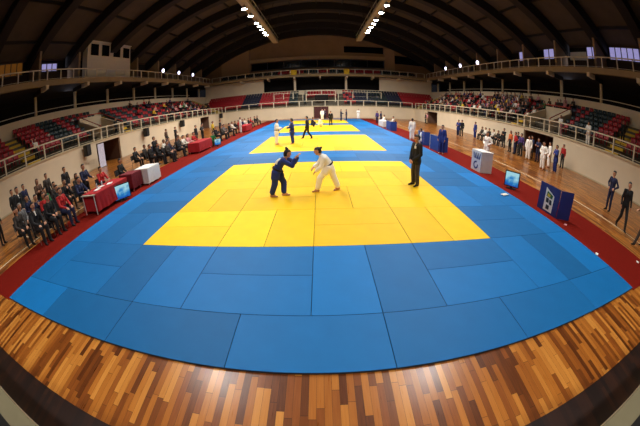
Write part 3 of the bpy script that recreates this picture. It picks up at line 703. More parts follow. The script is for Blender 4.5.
def hero(label, J, style, hair, cols, beltmat, base, voxel=.0085, group='people on the contest mats', extra=()):
    for k in J:
        if k not in ('up', 'fwd', 'look', 'hup', 'lpn', 'rpn'): J[k] = J[k]-base
    caps, P, paint = body_caps(J, style, True, hair)
    me = skin_mesh('person_body', caps+list(extra), voxel, ZONES, paint)
    o = bpy.data.objects.new('person', me); COL.objects.link(o); o.location = base
    top, bot, shoe, hr, sk = cols
    for i, m in enumerate((skin(sk), hr, LIP, top, bot, shoe, CLOTH['white'], CLOTH['black'])): me.materials[i] = m
    tag(o, label, 'person', group)
    hm = skin_mesh('hair', hair_caps(P, hair), voxel, ['hair']); hm.materials[0] = hr
    h = bpy.data.objects.new('hair', hm); COL.objects.link(h); h.parent = o
    if beltmat: torso_ring(J, J['waist'], -.035, .195, .145, .05, beltmat, o, 'belt')
    return o, J
# --- the pair in the nearest square and their referee
J = dict(up=V3(.25,.05,.97).normalized(), fwd=V3(.93,.3,-.2).normalized(), look=V3(.96,.2,-.15).normalized(), hup=V3(.15,0,1).normalized(),
  lhip=V3(-1.11,3.18,.76), rhip=V3(-1.13,2.98,.76), lkn=V3(-.97,3.2,.41), rkn=V3(-1.18,2.98,.41), lan=V3(-.99,3.15,.09), ran=V3(-1.3,3.04,.1), ltoe=V3(-.82,3.16,.025), rtoe=V3(-1.14,3.02,.025),
  waist=V3(-1.07,3.08,.88), chest=V3(-.98,3.1,1.04), neck=V3(-.86,3.12,1.16), head=V3(-.77,3.13,1.28), lsh=V3(-.85,3.29,1.11), rsh=V3(-.91,2.94,1.11),
  lel=V3(-.60,3.34,.97), rel=V3(-.63,2.92,.96), lwr=V3(-.5,3.26,1.16), rwr=V3(-.55,2.97,1.15), lpn=V3(-1,0,.2), rpn=V3(-1,0,.2))
J['lan'].x += .04; J['ltoe'].x += .04; J['lkn'].x += .03
o, J = hero('judoka in a blue uniform crouching with both hands raised, on the nearest yellow square', J, 'gi', 'topknot', (GIB, GIB, GIB, HAIR[0], 0), CLOTH['black'], V3(-1.12, 3.08, 0))
pc = J['chest']+V3(-.03, -.03, .03); n = V3(-.80, -.42, .42).normalized(); sx = n.cross(V3(0,0,1)).normalized(); sy = sx.cross(n)
b = MB(); NN = 6
for k in range(NN+1):
    for e in range(5):
        q = pc+sx*((k/NN-.5)*.24)+sy*((e/4-.5)*.2)
        ok, hit, _, _ = o.ray_cast(q+n*.5, -n)
        b.v.append(tuple((hit if ok else q)+n*.006))
for k in range(NN):
    for e in range(4): b.f.append((5*k+e, 5*k+e+1, 5*k+e+6, 5*k+e+5)); b.m.append(0)
bp = b.build('back_patch', CLOTH['white'], o); sm_ = bp.modifiers.new('t', 'SOLIDIFY'); sm_.thickness = .012; sm_.offset = 0
bp['label'] = 'white name patch on the back'
J = dict(up=V3(-.28,0,.96).normalized(), fwd=V3(-.92,-.3,-.2).normalized(), look=V3(-.97,-.1,-.2).normalized(), hup=V3(-.15,0,1).normalized(),
  lhip=V3(.40,3.40,.77), rhip=V3(.44,3.60,.77), lkn=V3(.14,3.38,.46), rkn=V3(.57,3.56,.42), lan=V3(.06,3.44,.09), ran=V3(.70,3.60,.1), ltoe=V3(-.10,3.41,.025), rtoe=V3(.57,3.53,.025),
  waist=V3(.38,3.5,.89), chest=V3(.27,3.48,1.04), neck=V3(.17,3.46,1.15), head=V3(.08,3.44,1.27), lsh=V3(.24,3.29,1.08), rsh=V3(.24,3.65,1.08),
  lel=V3(.19,3.24,.83), rel=V3(.1,3.68,.84), lwr=V3(.03,3.3,.70), rwr=V3(-.04,3.55,.76), lpn=V3(-.5,0,1), rpn=V3(-.5,0,1))
hero('judoka in a white uniform with black belt stepping forward low on the nearest square', J, 'gi', 'bun', (GIW, GIW, GIW, HAIR[0], 0), CLOTH['black'], V3(.37, 3.5, 0))
def turn(J, a, base):
    R = Matrix.Rotation(a, 3, 'Z')
    for k in J: J[k] = R @ J[k]+(base if k not in ('up', 'fwd', 'look', 'hup', 'lpn', 'rpn') else V3(0,0,0))
    return J
bs = V3(3.35, 4.0, 0)
J = turn(standing('clasp'), math.radians(108), bs); J['look'] = (J['fwd']+V3(-.1,0,-.18)).normalized()
o, J = hero('referee in dark jacket and grey trousers standing with clasped hands on nearest square', J, 'suit', 'short', (CLOTH['black'], CLOTH['charcoal'], CLOTH['black'], HAIR[0], 0), None, bs)
d = J['fwd']; sd = d.cross(V3(0,0,1)).normalized(); c = J['chest']+d*.135-sd*.085+V3(0,0,.06)
b = MB(); b.obox((c.x, c.y), sd, d, .035, .012, c.z-.04, c.z+.04); q = b.build('chest_badge', CLOTH['white'], o); q['label'] = 'white badge on the jacket'
# --- second square
J = turn(standing('rail', 'stand', .05), math.radians(-95), V3(-2.75, 14.0, 0))
hero('judoka in a white uniform reaching for an opponent on the second yellow square', J, 'gi', 'short', (GIW, GIW, GIW, HAIR[0], 0), CLOTH['black'], V3(-2.75, 14.0, 0), .014)
J = turn(standing('rail', 'stand', .02), math.radians(80), V3(-1.68, 14.05, 0))
hero('judoka in a blue uniform facing the one in white on the second yellow square', J, 'gi', 'short', (GIB, GIB, GIB, HAIR[0], 0), CLOTH['black'], V3(-1.68, 14.05, 0), .014)
J = turn(standing('down', 'walk', .02), math.radians(75), V3(-.78, 16.6, 0))
hero('referee in black walking behind the two judokas of the second square', J, 'suit', 'short', (CLOTH['black'], CLOTH['black'], CLOTH['black'], HAIR[0], 0), None, V3(-.78, 16.6, 0), .014)
H0, H1, H2 = HAIR; K = CLOTH
def P(kind, arms, style, hair, x, y, rz, label, top, bot, hr=H0, sk=0, z=None, sc_=1., group='people round the mats', shoe='black'):
    t = GIW if top == 'giw' else GIB if top == 'gib' else K[top]; bo = GIW if bot == 'giw' else GIB if bot == 'gib' else K[bot]
    return person((kind, arms, style, hair), (x, y, FZ if z is None else z), math.radians(rz), label, (t, bo, K[shoe], hr, sk), group, sc_)
# --- third and farthest squares
P('stand', 'down', 'suit', 'short', 1.45, 29, 160, 'referee in black standing on the third yellow square beside a judoka on the mat', 'black', 'black', z=0, group='people on the contest mats')
P('crouch', 'knees', 'gi', 'short', .1, 27.2, -60, 'judoka in a white uniform crouching low on the third yellow square', 'giw', 'giw', z=0, group='people on the contest mats')
P('crouch', 'table', 'gi', 'short', -.75, 27.5, -80, 'judoka in dark blue pinned low beside the white one on the third square', 'navy', 'navy', z=0, group='people on the contest mats')
P('stand', 'rail', 'gi', 'short', 3.3, 37.5, -80, 'judoka in dark blue standing on the farthest yellow square, the left of a pair', 'navy', 'navy', z=0, group='people on the contest mats')
P('stand', 'down', 'gi', 'short', 4.1, 37.6, 90, 'judoka in dark blue standing on the farthest yellow square, the right of a pair', 'navy', 'navy', z=0, group='people on the contest mats')
P('stand', 'down', 'gi', 'short', .55, 41.2, 180, 'judoka in white standing before the dark red far door', 'giw', 'giw', z=0, group='people on the contest mats')
P('stand', 'crossed', 'gi', 'short', 6.6, 43, 170, 'judoka in white standing alone by the far wall, right of the pair in blue', 'giw', 'giw', z=0, group='people on the contest mats')
P('stand', 'crossed', 'suit', 'short', 1.05, 44.6, 170, 'person in dark clothes standing at the dark red far door', 'navy', 'black', group='people on the contest mats')
# --- right side of the court
RG = 'people on the right of the mats'
P('stand', 'down', 'gi', 'short', 7.35, 10.7, 120, 'judoka in a blue uniform standing at the mat edge beside the low blue barrier', 'gib', 'gib', group=RG)
P('stand', 'hip', 'gi', 'short', 9.5, 8.9, 100, 'judoka in a white uniform standing behind the white table with blue emblems', 'giw', 'giw', group=RG)
P('stand', 'down', 'gi', 'short', 7.3, 16.4, 10, 'judoka in white seen from behind at the mat edge, left of the blue barriers', 'giw', 'giw', group=RG)
P('crouch', 'lap', 'gi', 'short', 7.45, 14.4, 60, 'judoka in white sitting low at the mat edge just before the standing one in white', 'giw', 'giw', group=RG)
P('stand', 'crossed', 'gi', 'short', 14.3, 21.8, 110, 'judoka in blue standing by the right wall, the left of two near the rear doorway', 'gib', 'navy', group=RG)
P('stand', 'down', 'casual', 'short', 15.0, 22.3, 120, 'person in black standing by the right wall beside the judoka in blue', 'black', 'black', group=RG)
P('stand', 'down', 'gi', 'short', 16.2, 21.4, 90, 'judoka in blue standing alone near the right wall, right of the pair', 'gib', 'gib', group=RG)
P('stand', 'crossed', 'casual', 'short', 16.3, 16.2, 100, 'person in black standing with crossed arms by the right wall', 'black', 'black', group=RG)
P('stand', 'down', 'casual', 'long', 15.3, 13.9, 90, 'person in an orange top standing at the left of the group before the right doorway', 'orange', 'black', H1, group=RG)
P('stand', 'hip', 'casual', 'short', 15.2, 13.1, 70, 'person in a bright red shirt standing in the group before the right doorway', 'red', 'navy', group=RG)
P('stand', 'down', 'casual', 'short', 15.2, 12.3, 110, 'person in a purple top standing in the group before the right doorway', 'purple', 'black', group=RG)
P('stand', 'down', 'gi', 'short', 15.0, 11.1, 120, 'judoka in white standing in the right doorway, second in white from the near side', 'giw', 'giw', group=RG)
P('stand', 'crossed', 'casual', 'short', 15.5, 10.5, 100, 'person in navy standing between judokas in white before the right doorway', 'navy', 'navy', group=RG)
P('stand', 'hip', 'gi', 'short', 13.7, 8.1, 95, 'judoka in white with a dark belt standing foremost before the right doorway', 'giw', 'giw', group=RG)
P('stand', 'down', 'gi', 'short', 15.2, 8.9, 60, 'judoka in white standing just behind the foremost one in white', 'giw', 'giw', group=RG)
P('stand', 'crossed', 'gi', 'short', 14.4, 7.5, 70, 'judoka in blue standing at the near end of the group by the right wall', 'gib', 'gib', group=RG)
P('stand', 'down', 'casual', 'short', 17.3, 9.3, 90, 'person in red standing against the right wall behind the judoka in blue', 'red', 'black', group=RG)
P('stand', 'hip', 'casual', 'bun', 12.2, 1.4, 80, 'person in navy sportswear standing hands on hips by the right wall', 'navy', 'navy', group=RG)
P('walk', 'down', 'casual', 'short', 10.75, -.25, 140, 'person in black walking along the white line at the right', 'black', 'black', group=RG)
P('walk', 'rail', 'casual', 'short', 10.3, -1.55, 60, 'person in black cut off by the right edge of the picture', 'black', 'charcoal', group=RG)
for k, (x, y, c, lb) in enumerate(((16.6, 20.6, 'charcoal', 'dark grey'), (16.6, 19.9, 'white', 'white'), (16.6, 19.2, 'black', 'black'), (16.7, 18.5, 'white', 'white and crossed-armed'), (16.7, 17.7, 'charcoal', 'dark grey'), (16.7, 17.0, 'black', 'black'))):
    arms = 'chin' if k == 3 else ('lap', 'knees')[k % 2]
    P('sit', arms, 'casual', 'short', x, y, 90, 'person in %s seated along the right wall, %s of six from far end' % (['dark grey', 'white', 'black', 'white', 'dark grey', 'black'][k], ordinal(k+1)), c, 'black', [H0, H1][k % 2], group=RG)
P('stand', 'down', 'casual', 'short', 7.9, 33.4, 130, 'person in purple standing far off at the right mat edge', 'purple', 'navy', group=RG)
P('stand', 'crossed', 'casual', 'short', 8.2, 32.3, 100, 'person in navy standing far off beside the one in purple', 'navy', 'navy', group=RG)
P('sit', 'lap', 'gi', 'short', 8.1, 30.0, 90, 'judoka in white seated far off at the right mat edge', 'giw', 'giw', group=RG)
P('sit', 'table', 'casual', 'short', 8.4, 26.6, 90, 'person in a green and white top seated at the small white table far right', 'white', 'green', group=RG)
P('stand', 'down', 'casual', 'long', 17.2, 38.4, 90, 'person in a pale dress standing in the rear doorway of the right wall', 'pink', 'tan', H1, group=RG)
P('stand', 'down', 'casual', 'short', 17.4, 39.6, 90, 'person in a dark jacket standing at the far jamb of the rear right doorway', 'charcoal', 'black', group=RG)
# ---------------------------------------------------------------- chairs (one kind, copied with its parts)
CHAIR = None; CHM = mat('chair_black', (24, 22, 24), .6); chn = 0
def chair(x, y, rz, label, group):
    global CHAIR
    if CHAIR is None:
        o = CHAIR = empty('stacking_chair', label, 'chair')
        b = MB(); b.box((-.21, -.2, .41), (.21, .22, .445)); b.build('seat', CHM, o, bevel=.012)
        b = MB(); V = []
        for k in range(6):
            t = k/5-.5; xx = t*.42; yy = -.24-.10*(.25-t*t)
            V += [(xx, yy, .58), (xx, yy-.03, .86), (xx, yy-.055, .86), (xx, yy-.025, .58)]
        F = []
        for k in range(5): F += [(4*k+j, 4*k+4+j, 4*k+4+(j+1) % 4, 4*k+(j+1) % 4) for j in range(4)]
        F += [(0,1,2,3), (23,22,21,20)]; b.add(V, F); b.build('backrest', CHM, o)
        for sx in (-1, 1):
            b = MB(); b.tube((sx*.2, .2, 0), (sx*.19, .17, .43), .012); b.build('leg', METAL, o)
            b = MB(); b.tube((sx*.2, -.24, 0), (sx*.19, -.2, .43), .012); b.tube((sx*.19, -.2, .43), (sx*.19, -.262, .8), .012); b.build('leg', METAL, o)
    else: o = copy_tree(CHAIR)
    o.location = (x, y, FZ); o.rotation_euler = (0, 0, math.radians(rz)); o['label'] = label; o['group'] = group
    return o
# ---------------------------------------------------------------- left side: officials, tables, people
LG = 'people on the left of the mats'
def sit(x, y, rz, lab, top, bot='black', arms='lap', hair='short', hr=H0, sk=0, kind='sit', style='casual', ch=True):
    P(kind, arms, style, hair, x, y, rz, 'person in '+lab.replace('a black suit and pale shirt, seated nearest the camera at the left mat edge', 'black suit and pale shirt, seated nearest the camera on the left'), top, bot, hr, sk, group=LG)
    if ch:
        a = math.radians(rz)
        cl = 'black chair under the one in '+lab
        for w_ in (' the', ' seated', ' in group', ' a', ' an', ' and', ' that'):
            if len(cl.replace('-', ' ').split()) > 13: cl = (cl+' ').replace(w_+' ', ' ').strip()
        chair(x+.02*math.sin(a), y-.02*math.cos(a), rz, cl, 'black chairs along the left side')
P('stand', 'clasp', 'suit', 'short', -11.3, .45, -80, 'tall person in a black suit standing nearest the camera on the left', 'black', 'black', group=LG, sc_=1.07)
P('stand', 'down', 'casual', 'short', -12.9, .85, -75, 'person in black standing behind the tall one in the black suit', 'black', 'black', group=LG)
P('stand', 'down', 'casual', 'short', -12.0, -.75, -60, 'person in black cut off by the left edge of the picture', 'black', 'black', group=LG)
sit(-8.75, -.2, -90, 'a black suit and pale shirt, seated nearest the camera at the left mat edge', 'black', 'black', 'knees', style='suit')
sit(-8.75, .55, -90, 'black with dark trousers, seated second along the left mat edge', 'black', 'black')
sit(-8.7, 1.2, -85, 'a bright red jacket, seated third along the left mat edge', 'red', 'navy', 'knees')
sit(-9.6, .9, -95, 'a dark red top, seated behind the one in the bright red jacket', 'red', 'black', 'lap', 'long', H1)
sit(-10.2, -.1, -90, 'pale grey with grey hair, seated behind the front row at far left', 'grey', 'black', 'lap', 'short', H2)
sit(-10.1, .75, -90, 'a navy jacket, seated behind the front row by the grey one', 'navy', 'black', 'chin')
sit(-10.6, 1.6, -90, 'an olive green top, seated in the second row on the left', 'green', 'tan', 'lap')
sit(-9.7, 1.75, -90, 'black, seated in the second row just left of the red table', 'black', 'black', 'knees')
sit(-11.0, 2.5, -90, 'charcoal, seated in the rear row near the loudspeaker', 'charcoal', 'black')
sit(-10.2, 2.6, -90, 'black, seated between the loudspeaker and the nearest red table', 'black', 'black', 'chin')
sit(-10.3, 3.5, -90, 'charcoal with brown hair, seated behind the nearest red table', 'charcoal', 'black', 'lap', 'long', H1)
sit(-11.3, .9, -90, 'navy, seated in the rear row on the left', 'navy', 'black')
sit(-9.7, -.55, -90, 'charcoal, seated behind the one in the black suit', 'charcoal', 'black', 'knees')
P('stand', 'clasp', 'casual', 'short', -11.5, 3.7, -90, 'person in black standing at the left side of the doorway banner', 'black', 'black', group=LG)
P('stand', 'down', 'casual', 'short', -12.6, 1.5, -80, 'person in navy standing beside the one with brown hair on the left', 'navy', 'black', group=LG)
P('stand', 'crossed', 'casual', 'long', -11.8, 2.0, -90, 'person with brown hair and a brown top standing behind the seated rows on the left', 'brown', 'black', H1, group=LG)
P('stand', 'down', 'casual', 'short', -12.4, 3.0, -90, 'person in charcoal standing by the left wall behind the red table', 'charcoal', 'black', group=LG)
sit(-9.0, 2.55, -90, 'dark blue, seated at the left end of the nearest red table', 'navy', 'black', 'table')
P('stand', 'table' if False else 'rail', 'casual', 'short', -9.3, 3.2, -90, 'person in navy standing behind the nearest red table', 'navy', 'black', group=LG)
sit(-9.1, 4.1, -95, 'a bright red shirt, seated at the right end of the nearest red table', 'red', 'black', 'table')
sit(-9.0, 5.5, -80, 'black, seated behind the dark red cloth beside the white table', 'black', 'black', 'lap')
for k, (x, y, c, a, w) in enumerate(((-11.2, 9.7, 'black', 'knees', 'black'), (-10.9, 10.4, 'charcoal', 'lap', 'charcoal'), (-10.2, 10.0, 'black', 'lap', 'black'), (-9.6, 11.4, 'navy', 'knees', 'navy'), (-9.7, 10.2, 'black', 'chin', 'black'),
        (-9.3, 12.2, 'black', 'lap', 'black'), (-9.2, 10.6, 'charcoal', 'lap', 'charcoal'), (-10.3, 12.0, 'white', 'lap', 'white'), (-10.6, 13.2, 'brown', 'lap', 'brown'), (-11.2, 12.4, 'black', 'lap', 'black'), (-10.9, 11.5, 'navy', 'lap', 'navy'), (-10.3, 14.2, 'charcoal', 'knees', 'charcoal'))):
    sit(x, y, -90+7*(k % 3), '%s in the group left of the second red table, %s from near end' % (w, ordinal(k+1)), c, 'black', a, 'short', [H0, H1][k % 2], k % 2)
P('stand', 'crossed', 'casual', 'short', -10.4, 10.9, -80, 'person in black standing amid the dark seated group left of the second red table', 'black', 'black', group=LG)
sit(-9.35, 13.2, -90, 'white, seated at the near end of the second red table', 'white', 'black', 'table')
sit(-9.35, 14.0, -90, 'pale pink, seated at the middle of the second red table', 'pink', 'black', 'table', 'long', H1)
sit(-9.3, 14.9, -90, 'a red top, seated at the far end of the second red table', 'red', 'black', 'table')
P('crouch', 'knees', 'casual', 'short', -8.2, 16.0, -110, 'person in a bright green shirt crouching at the mat edge by the small screen', 'green', 'green', group=LG)
P('stand', 'down', 'casual', 'short', -14.6, 19.6, -90, 'person in brown standing by the left wall, left of the dark standing group', 'brown', 'black', H1, group=LG)
P('stand', 'crossed', 'casual', 'short', -14.4, 21.2, -90, 'person in black standing by the left wall beside the one in brown', 'black', 'black', group=LG)
for k, (x, y, c, w) in enumerate(((-10.6, 18.2, 'black', 'black'), (-10.5, 19.4, 'charcoal', 'charcoal'), (-11.2, 21.0, 'black', 'black'), (-10.5, 22.2, 'yellow', 'a yellow top'), (-10.2, 23.6, 'black', 'black'))):
    P('stand', ('down', 'crossed', 'hip')[k % 3], 'casual', 'short', x, y, -90, 'person in %s standing far along the left side, %s of that line' % (w, ordinal(k+1)), c, 'black', group=LG)
for k, (x, y, c) in enumerate(((-8.9, 18.8, 'black'), (-8.8, 20.0, 'charcoal'), (-8.9, 21.0, 'grey'), (-8.8, 22.4, 'black'), (-9.2, 24.6, 'white'), (-9.2, 25.8, 'black'), (-9.2, 27.2, 'red'), (-9.1, 28.6, 'navy'), (-9.2, 30.0, 'white'), (-9.1, 31.6, 'black'), (-9.2, 33.2, 'red'), (-9.1, 35.2, 'black'), (-9.2, 37.4, 'charcoal'))):
    sit(x, y, -90, '%s seated far along the left mat edge, %s of that line' % ({'grey': 'grey', 'white': 'white', 'red': 'red'}.get(c, c), ordinal(k+1)), c, 'black', ('lap', 'knees', 'chin')[k % 3])
P('stand', 'down', 'gi', 'short', -8.3, 24.8, -60, 'judoka in white standing at the left mat edge by the third red table', 'giw', 'giw', group=LG)
# --- tables with cloths
TW = mat('table_top', (180, 170, 150), .5); TL = mat('table_leg_white', (216, 212, 204), .4)
def table(name, label, x, y0, y1, cloth, clabel, w=.75, group='cloth covered tables', drop=.62, cut=0):
    h = .74; yc = (y0+y1)/2; L = (y1-y0)/2
    t = empty(name, label, 'table', (x, yc, FZ+.008), 0, group)
    b = MB(); b.box((-w/2, -L, h-.03), (w/2, L, h)); b.build('tabletop', TW, t)
    for sx in (-1, 1):
        for sy in (-1, 1): b = MB(); b.tube((sx*(w/2-.05), sy*(L-.06), 0), (sx*(w/2-.05), sy*(L-.06), h-.03), .02, 8); b.build('leg', TL, t)
    b = MB(); n = 40; z1 = h+.012; z0 = h-drop; W2 = w/2+.025; L2 = L+.02-cut/2
    per = []                                       # rippled skirt round the table
    def side(a, c, m):
        for k in range(m): per.append(tuple(a[i]+(c[i]-a[i])*k/m for i in (0, 1)))
    side((W2, -L2), (W2, L2), n); side((W2, L2), (-W2, L2), 14); side((-W2, L2), (-W2, -L2), n); side((-W2, -L2), (W2, -L2), 14)
    V = []; m = len(per)
    for k, (px, py) in enumerate(per):
        rr = .012*math.sin(k*1.35)+.01*math.sin(k*.57+2); nx, ny = (px/W2 if abs(px) > W2-.001 else 0), (py/L2 if abs(py) > L2-.001 else 0)
        V += [(px, py, z1), (px+nx*.008, py+ny*.008, z1-.03), (px+nx*(.03+rr), py+ny*(.03+rr), z0+.01*math.sin(k*.4))]
    F = []
    for k in range(m):
        q = (k+1) % m
        for j in range(2): F.append((3*k+j, 3*q+j, 3*q+j+1, 3*k+j+1))
    F.append(tuple(3*k for k in range(m))); b.add(V, F)
    o = b.build('tablecloth', cloth, None, (x, yc+cut/2, FZ+.008)); sd = o.modifiers.new('t', 'SOLIDIFY'); sd.thickness = .006; sd.offset = 1
    tag(o, clabel, 'tablecloth', 'tablecloths')
    return t
REDCL = mat('red_tablecloth', (164, 14, 22), .8, var=.12, scale=5, bump=.15); DREDCL = mat('dark_red_tablecloth', (112, 18, 28), .8, var=.12); WHCL = mat('white_tablecloth', (232, 226, 216), .8, var=.05)
table('folding_table', 'long folding table under the nearest red cloth', -8.0, 2.0, 4.1, REDCL, 'bright red cloth over the nearest table on the left', .8, cut=.14)
table('folding_table', 'small table under a dark red cloth between the red and white tables', -8.05, 4.65, 5.35, DREDCL, 'dark red cloth over the small table between red and white ones', .7)
table('folding_table', 'table under the white cloth on the left side', -7.75, 5.5, 6.5, WHCL, 'white cloth hanging to the floor over the table on the left', .75, drop=.66)
table('folding_table', 'long table under the second red cloth farther along the left side', -8.4, 12.9, 15.3, REDCL, 'red cloth over the second long table on the left', .8)
table('folding_table', 'far table under the third red cloth on the left side', -8.3, 25.6, 28.2, REDCL, 'red cloth over the far table on the left', .8)
PAPER = mat('paper_white', (236, 234, 228), .7, var=.03)
for k, (y, x, rz) in enumerate(((2.6, -7.95, .2), (3.0, -8.1, -.3), (3.35, -7.9, .5))):
    b = MB(); b.box((-.105, -.15, 0), (.105, .15, .02)); o = b.build('paper_stack', PAPER, None, (x, y, FZ+.768), rz)
    tag(o, 'white stack of papers on the nearest red table, %s from its near end' % ordinal(k+1), 'papers', 'paper stacks on the red table')
for k, (y, x) in enumerate(((2.85, -8.2), (3.2, -8.22))):
    o = empty('water_bottle', 'clear water bottle on the nearest red table, %s from its near end' % ordinal(k+1), 'bottle', (x, y, FZ+.768), 0, 'bottles on the red table')
    b = MB(); b.tube((0, 0, 0), (0, 0, .15), .032, 12); b.tube((0, 0, .15), (0, 0, .19), .032, 12, 0, .013); b.build('body', mat('bottle_plastic', (200, 210, 216), .15), o, smooth=False)
    b = MB(); b.tube((0, 0, .19), (0, 0, .21), .016, 10); b.build('cap', CLOTH['blue'], o)
# --- screens
def screen_mat(name, cols):
    m = bpy.data.materials.new(name); m.use_nodes = True; nt = m.node_tree; b = nt.nodes['Principled BSDF']; b.inputs['Roughness'].default_value = .2; b.inputs['Base Color'].default_value = (.01,.01,.012,1)
    tc = nt.nodes.new('ShaderNodeTexCoord'); nz = nt.nodes.new('ShaderNodeTexNoise'); nz.inputs['Scale'].default_value = 3.2; nz.inputs['Detail'].default_value = 2
    sp = nt.nodes.new('ShaderNodeSeparateXYZ'); nt.links.new(tc.outputs['Object'], sp.inputs[0]); nt.links.new(tc.outputs['Object'], nz.inputs['Vector'])
    ad = nt.nodes.new('ShaderNodeMath'); ad.operation = 'MULTIPLY_ADD'; ad.inputs[1].default_value = .9; nt.links.new(sp.outputs[2], ad.inputs[0]); nt.links.new(nz.outputs['Fac'], ad.inputs[2])
    r = nt.nodes.new('ShaderNodeValToRGB'); nt.links.new(ad.outputs[0], r.inputs['Fac'])
    while len(r.color_ramp.elements) < len(cols): r.color_ramp.elements.new(.5)
    for e, (p, c) in zip(r.color_ramp.elements, cols): e.position = p; e.color = lin(c)+(1,)
    nt.links.new(r.outputs[0], b.inputs['Emission Color']); b.inputs['Emission Strength'].default_value = .7
    return m
SCRB = screen_mat('screen_blue_picture', [(.38, (30, 120, 96)), (.55, (16, 70, 176)), (.75, (48, 140, 206)), (.95, (170, 224, 236))])
def tv(name, label, x, y, rz, w, h, legs=True, tilt=0, z0=.1, zb=FZ+.008):
    t = empty(name, label, 'television', (x, y, zb), math.radians(rz), 'televisions facing the mats')
    b = MB(); f = .035; b.box((-w/2, 0, z0), (w/2, .05, z0+h)); b.box((-w/4, .05, z0+h*.2), (w/4, .09, z0+h*.8)); b.build('casing', BLACKP, t, bevel=.008)
    b = MB()
    for a, c in (((-w/2, z0), (w/2, z0+f)), ((-w/2, z0+h-f), (w/2, z0+h)), ((-w/2, z0+f), (-w/2+f, z0+h-f)), ((w/2-f, z0+f), (w/2, z0+h-f))): b.box((a[0], -.012, a[1]), (c[0], .0, c[1]))
    b.build('bezel', BLACKP, t)
    b = MB(); b.box((-w/2+f, -.006, z0+f), (w/2-f, .0, z0+h-f)); b.build('screen', SCRB, t)
    b = MB(); b.box((-w*.3, -.1, 0), (w*.3, .16, .02)); b.box((-.05, .0, .02), (.05, .05, z0+.05)); b.build('stand', BLACKP, t)
    return t
tv('television', 'black television with a bright blue picture facing the mats on the right', 7.6, 3.9, 128-180, .66, .62, z0=.08)
tv('television', 'television with a blue picture standing before the nearest red table', -7.42, 3.5, 60, .78, .6, z0=.06)
tv('television', 'small television with a pale blue picture by the second red table', -7.6, 15.6, 50, .6, .5, z0=.1)
# --- barriers and score tables on the right
NAVYP = mat('navy_panel', (20, 36, 104), .6, var=.08); BLUEP = mat('blue_barrier_panel', (28, 66, 146), .6, var=.08); GREENP = mat('emblem_green', (40, 96, 50), .6); YELLP = mat('emblem_yellow', (206, 178, 50), .6); DKP = mat('emblem_dark', (30, 40, 44), .6)
def panel(b, p0, p1, z0, z1, th=.03, mi=0):
    d = Vector((p1[0]-p0[0], p1[1]-p0[1], 0)); L = d.length; u = d/L; v = Vector((-u.y, u.x, 0))
    b.obox(((p0[0]+p1[0])/2, (p0[1]+p1[1])/2), u, v, L/2, th/2, z0, z1, mi); return u, v, L
def decal(b, p0, u, v, off, quads, mi):
    """flat raised shapes on a panel face; quads in panel coordinates (along, up)"""
    for q in quads:
        n = len(q); A = [(p0[0]+u.x*a+v.x*off, p0[1]+u.y*a+v.y*off, z) for a, z in q]; B = [(p0[0]+u.x*a+v.x*(off-.006*(1 if off > 0 else -1)), p0[1]+u.y*a+v.y*(off-.006*(1 if off > 0 else -1)), z) for a, z in q]
        b.add(A+B, [tuple(range(n)), tuple(range(2*n-1, n-1, -1))]+[(k, (k+1) % n, n+(k+1) % n, n+k) for k in range(n)], mi)
t = empty('folding_barrier', 'large dark blue folding barrier with a white emblem panel at the right mat edge', 'barrier', (7.5, .95, FZ+.008))
def loc(p): return (p[0]-7.5, p[1]-.95)
A0, A1, B1 = (7.45, 1.98), (7.45, .95), (7.96, .71)
b = MB(); u, v, L = panel(b, loc(A0), loc(A1), 0, .91); b.build('front_panel', NAVYP, t)
b = MB(); panel(b, loc((7.47, .93)), loc(B1), 0, .91); b.build('side_panel', NAVYP, t)
b = MB(); off = -.022 if v.x > 0 else .022
decal(b, loc(A0), u, v, off, [[(.33, .06), (.78, .06), (.78, .62), (.33, .80)][::1]], 0); w_ = b.build('emblem_panel', WHITEP, t)
b = MB(); off2 = off*1.35
decal(b, loc(A0), u, v, off2, [[(.40, .52), (.70, .50), (.72, .62), (.42, .70)]], 0); decal(b, loc(A0), u, v, off2, [[(.42, .33), (.56, .33), (.54, .48), (.40, .48)], [(.6, .3), (.72, .3), (.70, .45), (.58, .46)]], 1)
decal(b, loc(A0), u, v, off2*1.2, [[(.44, .54), (.58, .53), (.6, .6), (.46, .64)]], 2); decal(b, loc(A0), u, v, off2, [[(.46, .12), (.62, .12), (.62, .26), (.46, .26)]], 1)
b.build('emblem', [GREENP, DKP, YELLP], w_)
t = empty('score_table_screen', 'white boxed score table with blue emblems standing on the red carpet', 'table', (7.55, 6.6, FZ+.008))
A0, A1 = (-.1, .55), (-.1, -.35)
b = MB(); u, v, L = panel(b, A0, A1, 0, .95); b.build('front_panel', mat('pale_panel', (206, 210, 220), .6, var=.04), t)
b = MB(); panel(b, (-.08, -.36), (.5, -.46), 0, .95); b.build('side_panel', WHITEP, t)
b = MB(); b.add([(-.11, .56, .95), (-.11, -.37, .95), (.52, -.49, .95), (.52, .56, .95), (-.11, .56, .98), (-.11, -.37, .98), (.52, -.49, .98), (.52, .56, .98)], [(0,1,2,3),(7,6,5,4),(0,4,5,1),(1,5,6,2),(2,6,7,3),(3,7,4,0)]); b.build('top', WHITEP, t)
b = MB(); off = -.022 if v.x > 0 else .022
ring = []
for k in range(20):
    t0, t1 = 2*PI*k/20, 2*PI*(k+1)/20
    if .3 < t0 < .95: continue
    ring.append([(.45+.22*math.cos(t0), .28+.19*math.sin(t0)), (.45+.22*math.cos(t1), .28+.19*math.sin(t1)), (.45+.13*math.cos(t1), .28+.11*math.sin(t1)), (.45+.13*math.cos(t0), .28+.11*math.sin(t0))])
wm = [[(.15+.1*k, .85), (.23+.1*k, .85), (.27+.1*k, .58), (.2+.1*k, .58)] for k in range(0, 6, 2)]+[[(.25+.1*k, .85), (.33+.1*k, .85), (.27+.1*k, .58), (.19+.1*k, .58)] for k in range(1, 6, 2)]
